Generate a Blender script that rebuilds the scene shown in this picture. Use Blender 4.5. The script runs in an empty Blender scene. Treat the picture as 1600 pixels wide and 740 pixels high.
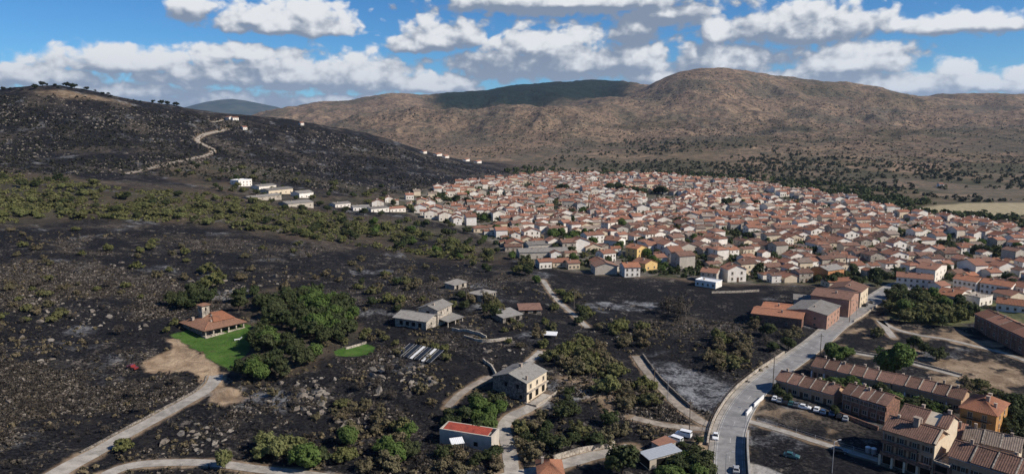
import bpy, math, random
import numpy as np
from mathutils import Vector, Matrix

R = math.radians
random.seed(11); rng = np.random.default_rng(11)
scene = bpy.context.scene
col = scene.collection

# ------------------------------------------------------------------ camera
FPX, HZ, CAMZ = 1142.0, 190.0, 90.0            # focal length in photo pixels, horizon row, flying height (m)
PITCH = math.atan((370.0 - HZ) / FPX)
cd = bpy.data.cameras.new('camera'); cam = bpy.data.objects.new('camera', cd); col.objects.link(cam)
cam.location = (0, 0, CAMZ); cam.rotation_euler = (math.pi/2 - PITCH, 0, 0)
cd.sensor_width = 36; cd.lens = 36 * FPX / 1600; cd.clip_start = 1; cd.clip_end = 60000
scene.camera = cam

# ------------------------------------------------------------------ exposure and sampling
vs = scene.view_settings
vs.view_transform = 'Standard'; vs.look = 'None'; vs.gamma = 1.0; vs.exposure = 0.25; vs.use_curve_mapping = False
scene.render.engine = 'CYCLES'
scene.cycles.use_denoising = True
scene.cycles.max_bounces = 6; scene.cycles.diffuse_bounces = 3; scene.cycles.volume_bounces = 1
scene.cycles.transparent_max_bounces = 6

# ------------------------------------------------------------------ sun
SUN_AZ, SUN_EL = R(110), R(38)                   # clockwise from the view direction (+Y); from the right
sd = bpy.data.lights.new('sun', 'SUN'); sun = bpy.data.objects.new('sun', sd); col.objects.link(sun)
sd.energy = 5.0; sd.angle = R(0.53); sd.color = (1.0, 0.93, 0.83)
to_sun = Vector((math.sin(SUN_AZ)*math.cos(SUN_EL), math.cos(SUN_AZ)*math.cos(SUN_EL), math.sin(SUN_EL)))
sun.rotation_euler = to_sun.to_track_quat('Z', 'Y').to_euler(); sun.location = (300, 0, 600)

# ------------------------------------------------------------------ node helpers
class NT:
    def __init__(s, tree): s.t = tree; s.n = tree.nodes; s.l = tree.links
    def new(s, kind, **kw):
        nd = s.n.new(kind)
        for k, v in kw.items(): setattr(nd, k, v)
        return nd
    def put(s, sock, v):
        if v is None: return
        if isinstance(v, bpy.types.NodeSocket): s.l.new(v, sock)
        else: sock.default_value = v
    def m(s, op, a, b=None, c=None, clamp=False):
        nd = s.new('ShaderNodeMath', operation=op, use_clamp=clamp)
        for i, v in enumerate((a, b, c)): s.put(nd.inputs[i], v)
        return nd.outputs[0]
    def mix(s, f, a, b, blend='MIX'):
        nd = s.new('ShaderNodeMix', data_type='RGBA', blend_type=blend)
        s.put(nd.inputs['Factor'], f)
        for k, v in ((6, a), (7, b)):
            if isinstance(v, (tuple, list)) and len(v) == 3: v = (*v, 1)
            s.put(nd.inputs[k], v)
        return nd.outputs[2]
    def ss(s, x, lo, hi, a=0.0, b=1.0):
        nd = s.new('ShaderNodeMapRange', interpolation_type='SMOOTHSTEP')
        s.put(nd.inputs[0], x); s.put(nd.inputs[1], lo); s.put(nd.inputs[2], hi); s.put(nd.inputs[3], a); s.put(nd.inputs[4], b)
        return nd.outputs[0]
    def noise(s, vec, scale, detail=4.0, rough=0.55, dist=0.0, dim='2D'):
        nd = s.new('ShaderNodeTexNoise', noise_dimensions=dim)
        s.put(nd.inputs['Vector'], vec); nd.inputs['Scale'].default_value = scale
        nd.inputs['Detail'].default_value = detail; nd.inputs['Roughness'].default_value = rough; nd.inputs['Distortion'].default_value = dist
        return nd.outputs['Fac']
    def vor(s, vec, scale, feature='F1', out='Distance', rnd=1.0):
        nd = s.new('ShaderNodeTexVoronoi', feature=feature, voronoi_dimensions='2D')
        s.put(nd.inputs['Vector'], vec); nd.inputs['Scale'].default_value = scale; nd.inputs['Randomness'].default_value = rnd
        return nd.outputs[out]

# ------------------------------------------------------------------ sky: clear blue with the cumulus banks in view
world = bpy.data.worlds.new('World'); scene.world = world; world.use_nodes = True
def pix_dir(px, py):
    dx, dy = (px - 800) / FPX, (370 - py) / FPX
    return Vector((dx, math.cos(PITCH) + dy * math.sin(PITCH), -math.sin(PITCH) + dy * math.cos(PITCH))).normalized()
def pix_ang(px, py):
    d = pix_dir(px, py); return math.degrees(math.atan2(d.x, d.y)), math.degrees(math.asin(d.z))
# centre x, base y, half width, height above base, depth below, how grey
CLOUDS = [(450,46,112,44,10,.05),(398,30,50,24,20,.05),(490,24,60,28,24,.0),(300,10,40,14,18,.25),
 (200,104,128,30,10,.15),(380,86,95,20,10,.2),(330,118,130,40,16,.2),(450,124,150,44,16,.3),(560,130,130,48,16,.2),(680,136,95,30,12,.1),
 (50,122,100,20,14,.3),(160,146,200,18,14,.35),(340,160,160,20,12,.4),
 (690,64,68,36,14,.2),(640,74,40,20,10,.15),(735,60,30,30,12,.3),(860,72,110,36,30,.0),(800,108,120,34,18,.55),(900,108,120,40,18,.4),(985,100,90,44,18,.25),
 (900,6,250,16,16,.95),(1040,24,90,18,18,.8),(1130,104,100,46,20,.35),(1250,56,145,52,14,.42),(1116,56,34,36,12,.05),(1325,104,104,46,14,.1),
 (1400,140,190,26,12,.25),(1490,40,125,18,12,.2),(1495,110,32,16,8,.1),(1592,120,24,14,10,.1),(1250,128,170,24,12,.4),
 (560,158,150,10,10,.2),(1040,128,70,18,12,.2),(990,52,44,30,26,.5),(1580,136,80,14,10,.2)]
g = bpy.data.node_groups.new('cloud_field', 'ShaderNodeTree')
g.interface.new_socket('az', in_out='INPUT', socket_type='NodeSocketFloat')
g.interface.new_socket('el', in_out='INPUT', socket_type='NodeSocketFloat')
for k in ('field', 'grey', 'rise'): g.interface.new_socket(k, in_out='OUTPUT', socket_type='NodeSocketFloat')
G = NT(g); gi = G.new('NodeGroupInput'); go = G.new('NodeGroupOutput')
az, el = gi.outputs[0], gi.outputs[1]
cmb = G.new('ShaderNodeCombineXYZ'); G.put(cmb.inputs[0], az); G.put(cmb.inputs[1], G.m('MULTIPLY', el, 1.35)); cmb.inputs[2].default_value = 3.7
big = G.noise(cmb.outputs[0], 0.28, 3.0, 0.5)
w1 = G.noise(cmb.outputs[0], 0.70, 8.0, 0.55, 0.3)
wv = G.new('ShaderNodeVectorMath', operation='ADD'); G.put(wv.inputs[0], cmb.outputs[0])
wn = G.new('ShaderNodeTexNoise', noise_dimensions='2D'); G.put(wn.inputs['Vector'], cmb.outputs[0]); wn.inputs['Scale'].default_value = 1.6; wn.inputs['Detail'].default_value = 3
wsc = G.new('ShaderNodeVectorMath', operation='SCALE'); G.put(wsc.inputs[0], wn.outputs['Color']); wsc.inputs['Scale'].default_value = 0.40; G.l.new(wsc.outputs[0], wv.inputs[1])
pf = G.vor(wv.outputs[0], 0.75, 'SMOOTH_F1'); pf2 = G.vor(wv.outputs[0], 1.9, 'SMOOTH_F1')
warp = G.m('ADD', G.m('MULTIPLY', G.m('SUBTRACT', w1, 0.5), 1.5), G.m('ADD', G.m('MULTIPLY', G.m('SUBTRACT', 0.45, pf), 0.95), G.m('MULTIPLY', G.m('SUBTRACT', 0.4, pf2), 0.40)))
acc = grey = rise = None
for (cx, cy, hw, hu, hd, gr) in CLOUDS:
    a0, e0 = pix_ang(cx, cy); k = 57.3 / FPX
    ix, iu, idn = 1 / (hw*k*1.05), 1 / (hu*k*1.1), 1 / (hd*k*1.2)
    dx = G.m('MULTIPLY_ADD', az, ix, -a0*ix); up = G.m('MULTIPLY_ADD', el, iu, -e0*iu); dn = G.m('MULTIPLY_ADD', el, -idn, e0*idn)
    dy = G.m('MAXIMUM', up, dn)
    c = G.m('SUBTRACT', 1.0, G.m('SQRT', G.m('MULTIPLY_ADD', dx, dx, G.m('MULTIPLY', dy, dy))))
    w = G.m('EXPONENT', G.m('MULTIPLY', c, 6.0))
    if acc is None: acc, sw, sg, sr = c, w, G.m('MULTIPLY', w, gr), G.m('MULTIPLY', w, up)
    else: acc, sw, sg, sr = G.m('MAXIMUM', acc, c), G.m('ADD', sw, w), G.m('MULTIPLY_ADD', w, gr, sg), G.m('MULTIPLY_ADD', w, up, sr)
grey = G.m('DIVIDE', sg, G.m('ADD', sw, 1e-6)); rise = G.m('DIVIDE', sr, G.m('ADD', sw, 1e-6))
# beyond the photograph the same broken cumulus goes on, from noise alone
off = G.m('ADD', G.ss(G.m('ABSOLUTE', az), 37.0, 44.0), G.ss(el, 9.6, 13.0), clamp=True)
gen = G.m('SUBTRACT', G.m('MULTIPLY', G.m('SUBTRACT', big, 0.5), 3.2), G.ss(el, 6.0, 22.0, 0.1, 0.75))
fm = G.new('ShaderNodeMix', data_type='FLOAT'); G.put(fm.inputs[0], off); G.put(fm.inputs[2], G.m('ADD', G.m('MAXIMUM', acc, -1.2), -0.05)); G.put(fm.inputs[3], gen)
G.put(go.inputs['field'], G.m('ADD', fm.outputs[0], G.m('MULTIPLY', warp, 0.62))); G.put(go.inputs['grey'], grey); G.put(go.inputs['rise'], rise)

W = NT(world.node_tree); W.n.clear()
tc = W.new('ShaderNodeTexCoord'); sp = W.new('ShaderNodeSeparateXYZ'); W.put(sp.inputs[0], tc.outputs['Generated'])
waz = W.m('MULTIPLY', W.m('ARCTAN2', sp.outputs[0], sp.outputs[1]), 57.2958)
wel = W.m('MULTIPLY', W.m('ARCSINE', sp.outputs[2]), 57.2958)
sky = W.new('ShaderNodeTexSky', sky_type='NISHITA'); sky.sun_disc = False
sky.sun_elevation = SUN_EL; sky.sun_rotation = SUN_AZ
sky.altitude = 2000; sky.air_density = 1.0; sky.dust_density = 0.0; sky.ozone_density = 3.0
def cf(da, de):
    nd = W.new('ShaderNodeGroup', node_tree=g)
    W.put(nd.inputs[0], W.m('ADD', waz, da)); W.put(nd.inputs[1], W.m('ADD', wel, de)); return nd
c0 = cf(0, 0); c1 = cf(0.40, 0.50); c2 = cf(1.0, 1.4)
alpha = W.ss(c0.outputs['field'], -0.06, 0.36)
d1 = W.m('SUBTRACT', c0.outputs['field'], c1.outputs['field']); d2 = W.m('SUBTRACT', c0.outputs['field'], c2.outputs['field'])
lit = W.m('ADD', W.m('MULTIPLY', d1, 0.52), W.m('MULTIPLY', d2, 0.52))
lit = W.m('ADD', lit, W.m('SUBTRACT', 0.50, W.m('MULTIPLY', c0.outputs['grey'], 0.78)))
rs = W.m('MAXIMUM', W.m('MINIMUM', c0.outputs['rise'], 1.0), -1.0)
lit = W.m('ADD', lit, W.m('MULTIPLY_ADD', rs, 0.42, -0.10))
lit = W.ss(lit, 0.0, 0.92)
ccol = W.mix(lit, (2.9, 3.6, 4.8), (10.4, 10.6, 10.9))
low = W.ss(wel, 0.0, 6.0)
ccol = W.mix(W.m('MULTIPLY', W.m('SUBTRACT', 1.0, low), 0.35), ccol, (5.2, 6.1, 7.2))
hs = W.new('ShaderNodeHueSaturation'); hs.inputs['Saturation'].default_value = 1.15; W.put(hs.inputs['Color'], sky.outputs[0])
skyc = W.mix(1.0, hs.outputs[0], (0.56, 0.98, 1.28), 'MULTIPLY')
bg = W.new('ShaderNodeBackground'); bg.inputs['Strength'].default_value = 0.066
W.put(bg.inputs['Color'], W.mix(alpha, skyc, ccol))
world.cycles.sampling_method = 'MANUAL'; world.cycles.sample_map_resolution = 256
wo = W.new('ShaderNodeOutputWorld'); W.l.new(bg.outputs[0], wo.inputs['Surface'])

# ------------------------------------------------------------------ numeric noise
_perm = rng.permutation(256); _perm = np.concatenate([_perm, _perm, _perm])
_ga = rng.random(256) * 2 * np.pi; _gx, _gy = np.cos(_ga), np.sin(_ga)
def perlin(x, y):
    xi = np.floor(x).astype(int); yi = np.floor(y).astype(int); xf = x - xi; yf = y - yi; xi &= 255; yi &= 255
    u = xf*xf*xf*(xf*(xf*6-15)+10); v = yf*yf*yf*(yf*(yf*6-15)+10)
    def gd(ix, iy, fx, fy):
        h = _perm[_perm[ix & 255] + (iy & 255)]; return _gx[h]*fx + _gy[h]*fy
    a = gd(xi, yi, xf, yf); b = gd(xi+1, yi, xf-1, yf); c = gd(xi, yi+1, xf, yf-1); d = gd(xi+1, yi+1, xf-1, yf-1)
    return (a + u*(b-a)) + v*((c + u*(d-c)) - (a + u*(b-a)))
def fbm(x, y, scale, octv=4, ridged=False):
    s = np.zeros_like(x); a = 1.0; t = 0.0; f = 1.0 / scale
    for o in range(octv):
        n = perlin(x*f + 17.3*o, y*f - 9.1*o) * 1.5
        s += a * ((1 - 2*np.abs(n)) if ridged else n); t += a; a *= 0.5; f *= 2.03
    return s / t
def sstep(x, a, b):
    t = np.clip((x - a) / (b - a), 0, 1); return t*t*(3 - 2*t)

# ------------------------------------------------------------------ the lie of the land: profiles (depth in m, height in m) along sight lines
def S(Y, yp): return CAMZ - (yp - HZ) * Y / FPX
near = lambda a, b, c, d: [(30, a), (120, a), (200, b), (260, c), (350, d)]
farL = [(1600, 55), (2400, 20), (4000, 30), (9000, 40)]
COLS = {
 -500: near(5,8,11,19) + [(450,30),(600,46),(720,54),(820,68),(1000,S(1000,150)),(1200,128)] + farL,
 0:   near(3,6,9,18) + [(450,28),(600,44),(720,51),(820,66),(1000,S(1000,146)),(1160,126)] + farL,
 100: near(1,3,6,14) + [(450,23),(600,39),(720,46),(820,62),(1010,S(1010,138)),(1160,126)] + farL,
 200: near(0,2,5,12) + [(450,19),(600,34),(720,41),(840,58),(1060,S(1060,157)),(1250,108)] + farL,
 330: near(0,2,5,10) + [(450,14),(600,25),(750,33),(900,50),(1160,S(1160,177)),(1400,88)] + farL,
 420: near(0,2,5,9) + [(450,11),(600,18),(800,27),(950,42),(1200,S(1200,185)),(1450,75),(2000,15),(2700,20),(4200,S(4200,180)),(5200,60),(9000,60)],
 480: near(0,2,5,8) + [(450,9),(600,14),(800,21),(970,36),(1220,S(1220,193)),(1500,60),(2000,18),(2700,S(2700,207)),(3300,60),(4300,S(4300,164)),(5600,120),(9000,90)],
 560: near(0,2,4,6) + [(450,6),(600,8),(800,15),(1000,32),(1250,S(1250,207)),(1550,40),(2000,20),(2750,S(2750,188)),(3400,90),(4400,S(4400,154)),(5600,150),(9000,100)],
 610: near(0,2,4,5) + [(450,4),(600,6),(820,13),(1000,26),(1270,S(1270,219)),(1600,28),(2000,22),(2800,S(2800,178)),(3400,105),(4500,S(4500,145)),(5600,160),(9000,100)],
 660: near(0,2,4,5) + [(450,3),(600,4),(850,11),(1050,22),(1300,S(1300,234)),(1700,14),(2000,22),(2800,S(2800,173)),(3400,112),(4700,S(4700,150)),(5800,160),(9000,100)],
 740: near(0,2,4,4) + [(450,2),(600,1),(900,4),(1100,9),(1300,S(1300,256)),(1700,8),(2000,28),(2750,S(2750,171)),(3400,118),(5000,S(5000,145)),(6200,200),(9000,100)],
 830: near(0,1,3,3) + [(450,1),(600,0),(1000,0),(1300,1),(1600,14),(2000,36),(2650,S(2650,170)),(3300,125),(5000,S(5000,136)),(6200,220),(9000,100)],
 880: near(0,1,2,1) + [(450,0),(1000,0),(1300,1),(1600,15),(2000,36),(2600,S(2600,171)),(3300,140),(5000,S(5000,132)),(6200,230),(9000,100)],
 940: near(0,0,1,0) + [(450,0),(1000,0),(1300,2),(1600,15),(2000,34),(2500,S(2500,188)),(3300,S(3300,158)),(4000,190),(5000,S(5000,129)),(6200,240),(9000,100)],
 985: near(0,0,0,0) + [(450,0),(1000,0),(1300,2),(1600,14),(2000,33),(2500,S(2500,193)),(3200,S(3200,160)),(3700,210),(4600,S(4600,128)),(6000,240),(9000,100)],
 1050: near(0,0,0,0) + [(450,0),(950,0),(1150,5),(1300,11),(1600,25),(2000,48),(2500,S(2500,192)),(3000,S(3000,156)),(3600,S(3600,114)),(4500,240),(6000,180),(9000,100)],
 1110: near(0,0,0,0) + [(450,0),(950,0),(1150,5),(1300,11),(1600,26),(2000,50),(2500,S(2500,186)),(3000,S(3000,146)),(3500,S(3500,106)),(4400,240),(6000,160),(9000,100)],
 1200: near(0,0,0,0) + [(450,0),(950,0),(1150,5),(1300,11),(1600,27),(2000,52),(2500,S(2500,188)),(3000,S(3000,154)),(3600,S(3600,121)),(4500,230),(6000,160),(9000,100)],
 1330: near(0,0,0,0) + [(450,0),(900,0),(1150,6),(1300,12),(1600,28),(2000,54),(2500,S(2500,192)),(3000,S(3000,163)),(3600,S(3600,137)),(4500,200),(6000,150),(9000,100)],
 1450: near(0,0,0,0) + [(450,0),(900,0),(1100,4),(1300,12),(1600,29),(2000,55),(2500,S(2500,196)),(3000,S(3000,171)),(3700,S(3700,151)),(4600,180),(6000,140),(9000,100)],
 1600: near(0,0,0,0) + [(450,0),(900,0),(1100,4),(1300,12),(1600,30),(2000,57),(2500,S(2500,195)),(3000,S(3000,170)),(3800,S(3800,150)),(4600,180),(6000,140),(9000,100)],
 2100: near(0,0,0,0) + [(450,0),(900,0),(1100,4),(1300,12),(1600,30),(2000,57),(2500,S(2500,195)),(3000,S(3000,170)),(3800,S(3800,150)),(4600,180),(6000,140),(9000,100)],
}
TH = np.radians(np.arange(-62, 62.01, 0.2)); LR = np.linspace(math.log(30), math.log(16000), 420)
def pchip(xk, yk, x):
    h = np.diff(xk); d = np.diff(yk) / h; m = np.zeros_like(yk)
    for i in range(1, len(xk) - 1):
        if d[i-1]*d[i] > 0:
            a, b = 2*h[i] + h[i-1], h[i] + 2*h[i-1]; m[i] = (a + b) / (a/d[i-1] + b/d[i])
    i = np.clip(np.searchsorted(xk, x) - 1, 0, len(xk) - 2); t = np.clip((x - xk[i]) / h[i], 0, 1)
    return (2*t**3-3*t**2+1)*yk[i] + (t**3-2*t**2+t)*h[i]*m[i] + (3*t**2-2*t**3)*yk[i+1] + (t**3-t**2)*h[i]*m[i+1]
_ths, _prof = [], []
for px, kn in sorted(COLS.items()):
    th = math.atan2(px - 800, FPX); c = math.cos(th)
    _ths.append(th); _prof.append(pchip(np.log(np.array([k[0] / c for k in kn])), np.array([k[1] for k in kn], float), LR))
_ths = np.array(_ths); _prof = np.array(_prof)
ZT = np.array([np.interp(TH, _ths, _prof[:, j]) for j in range(len(LR))]).T
_k = np.exp(-0.5*(np.arange(-12, 13) / 4.0)**2); _k /= _k.sum()
_pad = np.vstack([ZT[:1].repeat(12, 0), ZT, ZT[-1:].repeat(12, 0)])
ZT = sum(_k[i] * _pad[i:i+len(TH)] for i in range(25))
def base_h(x, y):
    th = np.clip(np.arctan2(x, y), TH[0], TH[-1]); lr = np.clip(np.log(np.maximum(np.hypot(x, y), 31)), LR[0], LR[-1])
    a = (th - TH[0]) / (TH[1] - TH[0]); b = (lr - LR[0]) / (LR[1] - LR[0])
    i = np.clip(a.astype(int), 0, len(TH)-2); j = np.clip(b.astype(int), 0, len(LR)-2); u = a - i; v = b - j
    return ZT[i,j]*(1-u)*(1-v) + ZT[i+1,j]*u*(1-v) + ZT[i,j+1]*(1-u)*v + ZT[i+1,j+1]*u*v

def march(fn, px, py):
    """the point of the land seen at a photo pixel"""
    d = pix_dir(px, py); hl = math.hypot(d.x, d.y)
    s = np.exp(np.linspace(math.log(60), math.log(9000), 1500)) / hl
    z = CAMZ + s*d.z - fn(s*d.x, s*d.y)
    i = int(np.argmax(z < 0)) if (z < 0).any() else len(s) - 1
    if i > 0:
        t = min(1, max(0, z[i-1] / (z[i-1] - z[i] + 1e-9))); q = s[i-1] + t*(s[i] - s[i-1])
    else: q = s[0]
    return Vector((q*d.x, q*d.y, float(fn(np.array([q*d.x]), np.array([q*d.y]))[0])))
def P0(px, py): return march(base_h, px, py)
def plan(pts): return np.array([[*P0(*p)[:2]] for p in pts])

# ------------------------------------------------------------------ tracks and roads (plan lines), and yards where the ground is level
ROADS = {
 'main_road': ([(1141,775),(1140,735),(1140,700),(1144,672),(1155,645),(1175,616),(1206,588),(1245,560),(1280,534),(1310,508),(1340,488),(1365,470),(1386,456),(1402,447),(1425,441)], 7.6),
 'field_track': ([(1128,668),(1100,660),(1072,642),(1045,618),(1022,594),(1005,572),(994,556)], 3.6),
 'house_track': ([(1112,672),(1075,668),(1040,664),(1012,658),(988,652)], 3.2),
 'concrete_lane': ([(985,698),(955,706),(925,712),(890,722),(850,733),(805,742),(770,750)], 4.4),
 'stone_house_lane': ([(800,742),(798,720),(795,700),(790,680),(788,664),(800,650),(822,640),(842,628),(856,616)], 4.0),
 'hillside_path': ([(699,636),(714,620),(730,608),(748,597),(768,588)], 2.6),
 'driveway': ([(70,752),(110,727),(150,706),(200,677),(250,650),(290,628),(318,612),(333,598),(338,586)], 4.6),
 'lower_track': ([(165,742),(190,731),(230,724),(290,722),(340,724),(400,732),(470,740),(540,750)], 3.6),
 'hill_track': ([(196,272),(230,264),(262,256),(300,248),(326,242),(333,234),(318,226),(308,219),(318,211),(338,206),(356,202)], 5.5),
 'ridge_track': ([(326,192),(345,189),(364,187)], 5.0),
 'village_lane': ([(848,437),(858,452),(870,468),(888,484),(906,500),(918,512)], 2.6),
 'foot_path': ([(1160,655),(1200,666),(1240,678),(1290,694),(1340,709),(1390,724),(1450,744)], 2.6),
 'park_path': ([(1320,549),(1360,556),(1400,562),(1440,572),(1500,588)], 2.4),
 'park_walk': ([(1374,500),(1400,514),(1440,524),(1480,530),(1530,542),(1570,552),(1610,566)], 2.6),
 'park_lane': ([(1374,500),(1384,512),(1396,528)], 3.0),
 'upper_lane': ([(846,548),(838,556),(826,566)], 3.0),
}
def catmull(pts, step=1.6):
    pts = np.asarray(pts, float); q = np.vstack([2*pts[0]-pts[1], pts, 2*pts[-1]-pts[-2]]); out = []
    for i in range(1, len(q) - 2):
        n = max(2, int(np.linalg.norm(q[i+1]-q[i]) / step))
        for k in range(n):
            t = k / n
            out.append(0.5*((2*q[i]) + (-q[i-1]+q[i+1])*t + (2*q[i-1]-5*q[i]+4*q[i+1]-q[i+2])*t*t + (-q[i-1]+3*q[i]-3*q[i+1]+q[i+2])*t**3))
    out.append(q[-2]); return np.array(out)
ROADL = {k: (catmull(plan(p)), w) for k, (p, w) in ROADS.items()}
def dist_line(x, y, line):
    best = np.full(x.shape, 1e9)
    for a, b in zip(line[:-1], line[1:]):
        d = b - a; L = max(d @ d, 1e-9); t = np.clip(((x-a[0])*d[0] + (y-a[1])*d[1]) / L, 0, 1)
        best = np.minimum(best, np.hypot(x - a[0] - t*d[0], y - a[1] - t*d[1]))
    return best
def sdist(x, y, poly):
    """distance inside a plan polygon (positive inside)"""
    ins = np.zeros(x.shape, bool); n = len(poly); best = np.full(x.shape, 1e9)
    for i in range(n):
        a, b = poly[i], poly[(i+1) % n]; d = b - a; L = max(d @ d, 1e-9)
        t = np.clip(((x-a[0])*d[0] + (y-a[1])*d[1]) / L, 0, 1)
        best = np.minimum(best, np.hypot(x-a[0]-t*d[0], y-a[1]-t*d[1]))
        if a[1] != b[1]:
            c = ((a[1] > y) != (b[1] > y)) & (x < (b[0]-a[0]) * (y-a[1]) / (b[1]-a[1]) + a[0]); ins ^= c
    return np.where(ins, best, -best)
def zone(x, y, poly, soft=1.5, wob=0.0, wl=12.0):
    out = np.zeros(x.shape); lo = poly.min(0) - soft - wob*2 - 3; hi = poly.max(0) + soft + wob*2 + 3
    k = (x > lo[0]) & (x < hi[0]) & (y > lo[1]) & (y < hi[1])
    if k.any():
        s = sdist(x[k], y[k], poly) + wob * fbm(x[k], y[k], wl, 4) * 2
        out[k] = sstep(s, -soft, soft)
    return out
Z = {k: plan(v) for k, v in {
 'lawn': [(268,524),(300,512),(390,508),(398,528),(388,552),(364,580),(345,574),(322,556),(300,545)],
 'lawn_small': [(520,551),(548,543),(575,538),(590,544),(578,556),(545,560),(524,558)],
 'gravel': [(222,566),(246,558),(268,546),(262,530),(276,528),(300,545),(326,560),(346,578),(352,592),(336,610),(312,622),(302,618),(318,602),(312,588),(296,580),(258,586),(226,582)],
 'sand': [(326,612),(346,600),(368,612),(394,626),(352,638),(330,630)],
 'ash_field': [(1008,552),(1030,562),(1085,580),(1150,600),(1136,622),(1120,643),(1090,640),(1062,618),(1034,594),(1014,574)],
 'black_field': [(905,440),(960,434),(1100,440),(1185,450),(1195,475),(1190,492),(1100,488),(1040,500),(960,495),(915,470)],
 'ash_patch': [(925,470),(960,472),(1000,470),(1030,474),(1020,484),(980,484),(940,478)],
 'earth': [(862,600),(885,590),(925,598),(965,618),(990,635),(960,648),(930,636),(895,615)],
 'yard': [(1086,690),(1104,672),(1126,676),(1128,760),(1096,745),(1090,715)],
 'park': [(1300,548),(1330,512),(1352,494),(1372,494),(1420,505),(1520,520),(1620,556),(1620,660),(1560,632),(1500,604),(1420,588),(1350,560)],
 'green_park': [(1385,478),(1400,462),(1500,468),(1530,500),(1500,512),(1420,506),(1390,498)],
 'meadow_right': [(1450,462),(1620,478),(1620,520),(1540,500),(1470,480)],
 'car_park': [(1196,618),(1240,628),(1330,655),(1370,672),(1372,705),(1310,696),(1200,660),(1170,648)],
 'burnt_lot': [(1165,662),(1230,682),(1330,712),(1420,748),(1240,770),(1168,760)],
 'lot_concrete': [(1168,722),(1200,730),(1232,745),(1200,770),(1166,770)],
 'rowhouses': [(1210,586),(1262,552),(1300,552),(1400,575),(1510,600),(1570,612),(1640,680),(1640,780),(1400,760),(1370,700),(1300,640),(1215,612)],
 'village': [(560,325),(650,300),(720,285),(850,272),(1010,274),(1120,282),(1210,290),(1330,312),(1440,335),(1640,362),(1640,480),(1450,470),(1395,448),(1330,452),(1240,444),(1150,446),(1060,436),(940,430),(860,420),(780,392),(760,374),(700,352),(640,335)],
 'tan_field': [(1430,325),(1500,318),(1640,316),(1640,334),(1560,338),(1470,334)],
 'farmyard': [(350,292),(390,282),(470,292),(500,306),(490,320),(440,322),(395,312)],
 'green_band': [(-80,262),(60,272),(200,292),(330,300),(420,318),(520,330),(640,345),(720,372),(790,400),(770,415),(690,405),(560,388),(440,370),(300,352),(170,345),(60,352),(-80,358)],
 'green_mid': [(250,255),(330,250),(420,262),(520,285),(640,300),(720,310),(700,345),(600,330),(480,322),(380,305),(270,285)],
 'villa_wood': [(350,462),(430,450),(540,470),(570,520),(520,560),(440,600),(370,610),(380,560),(400,520),(380,490)],
 'bald_top': [(60,150),(110,148),(150,155),(200,167),(170,166),(110,156)],
}.items()}
_near = [k for k in ROADL]
def level_mask(x, y):
    m = np.ones(x.shape); r = np.hypot(x, y); k = (r < 1500)
    if k.any():
        xx, yy = x[k], y[k]; q = np.ones(xx.shape)
        for n in _near:
            ln, w = ROADL[n]; lo, hi = ln.min(0) - w - 12, ln.max(0) + w + 12
            b = (xx > lo[0]) & (xx < hi[0]) & (yy > lo[1]) & (yy < hi[1])
            if b.any():
                l2 = ln[::3] if len(ln) > 12 else ln
                if not np.array_equal(l2[-1], ln[-1]): l2 = np.vstack([l2, ln[-1]])
                q[b] = np.minimum(q[b], sstep(dist_line(xx[b], yy[b], l2), w*0.5 + 1.0, w*0.5 + 8))
        for n in ('lawn', 'lawn_small', 'gravel', 'ash_field', 'black_field', 'yard', 'park', 'car_park', 'burnt_lot', 'rowhouses', 'farmyard', 'green_park'):
            q = np.minimum(q, 1 - zone(xx, yy, Z[n], 5) * 0.92)
        q = np.minimum(q, 1 - zone(xx, yy, Z['village'], 14) * 0.9)
        m[k] = q
    return m
def height(x, y):
    x = np.asarray(x, float); y = np.asarray(y, float); b = base_h(x, y); r = np.hypot(x, y)
    lm = level_mask(x, y)
    farw = sstep(r, 1150, 1800)
    th_ = np.arctan2(x, y)
    mt = farw * (9 + 12 * sstep(b, 30, 130)) * (fbm(x, y, 560, 6, True) - 0.40)
    mt = mt + farw * sstep(b, 14, 90) * (1 - 0.55*sstep(b, 150, 300)) * (30 * (fbm(th_*3000 + 40*fbm(x, y, 300, 3), r*0.42, 420, 6, True) - 0.45) + 17 * (fbm(th_*2800 + 30*fbm(x+90, y, 160, 3) + 700, r*0.5, 170, 4, True) - 0.42)) * sstep(b, 2, 60)
    mt += farw * 4.0 * (fbm(x, y, 70, 3, True) - 0.4) * sstep(b, 5, 40)
    hill = (1 - farw) * sstep(b, 25, 70) * (5.0 * fbm(x, y, 170, 4, True) + 1.6 * fbm(x, y, 36, 3, True))
    nr = (1 - sstep(r, 650, 1100)) * (1.5 * fbm(x, y, 55, 3) + 0.9 * fbm(x + 300, y, 17, 4, True) + 0.35 * fbm(x, y - 400, 5, 3, True))
    return b + mt + (hill + nr) * lm
def P(px, py): return march(height, px, py)
def gz(x, y): return float(height(np.array([x]), np.array([y]))[0])
# ------------------------------------------------------------------ materials
def mat(name, rough=0.85, spec=0.2):
    m = bpy.data.materials.new(name); m.use_nodes = True; t = NT(m.node_tree)
    b = t.n['Principled BSDF']; b.inputs['Roughness'].default_value = rough; b.inputs['Specular IOR Level'].default_value = spec
    return m, t, b
def objco(t): return t.new('ShaderNodeTexCoord').outputs['Object']
def wpos(t): return t.new('ShaderNodeNewGeometry').outputs['Position']
def orand(t): return t.new('ShaderNodeObjectInfo').outputs['Random']
def bump(t, b, h, strength=0.5, dist=0.2):
    n = t.new('ShaderNodeBump'); n.inputs['Strength'].default_value = strength; n.inputs['Distance'].default_value = dist
    t.put(n.inputs['Height'], h); t.l.new(n.outputs[0], b.inputs['Normal'])
def attr(t, name):
    a = t.new('ShaderNodeAttribute', attribute_name=name); s = t.new('ShaderNodeSeparateColor'); t.l.new(a.outputs['Color'], s.inputs[0])
    return s.outputs[0], s.outputs[1], s.outputs[2]

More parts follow.
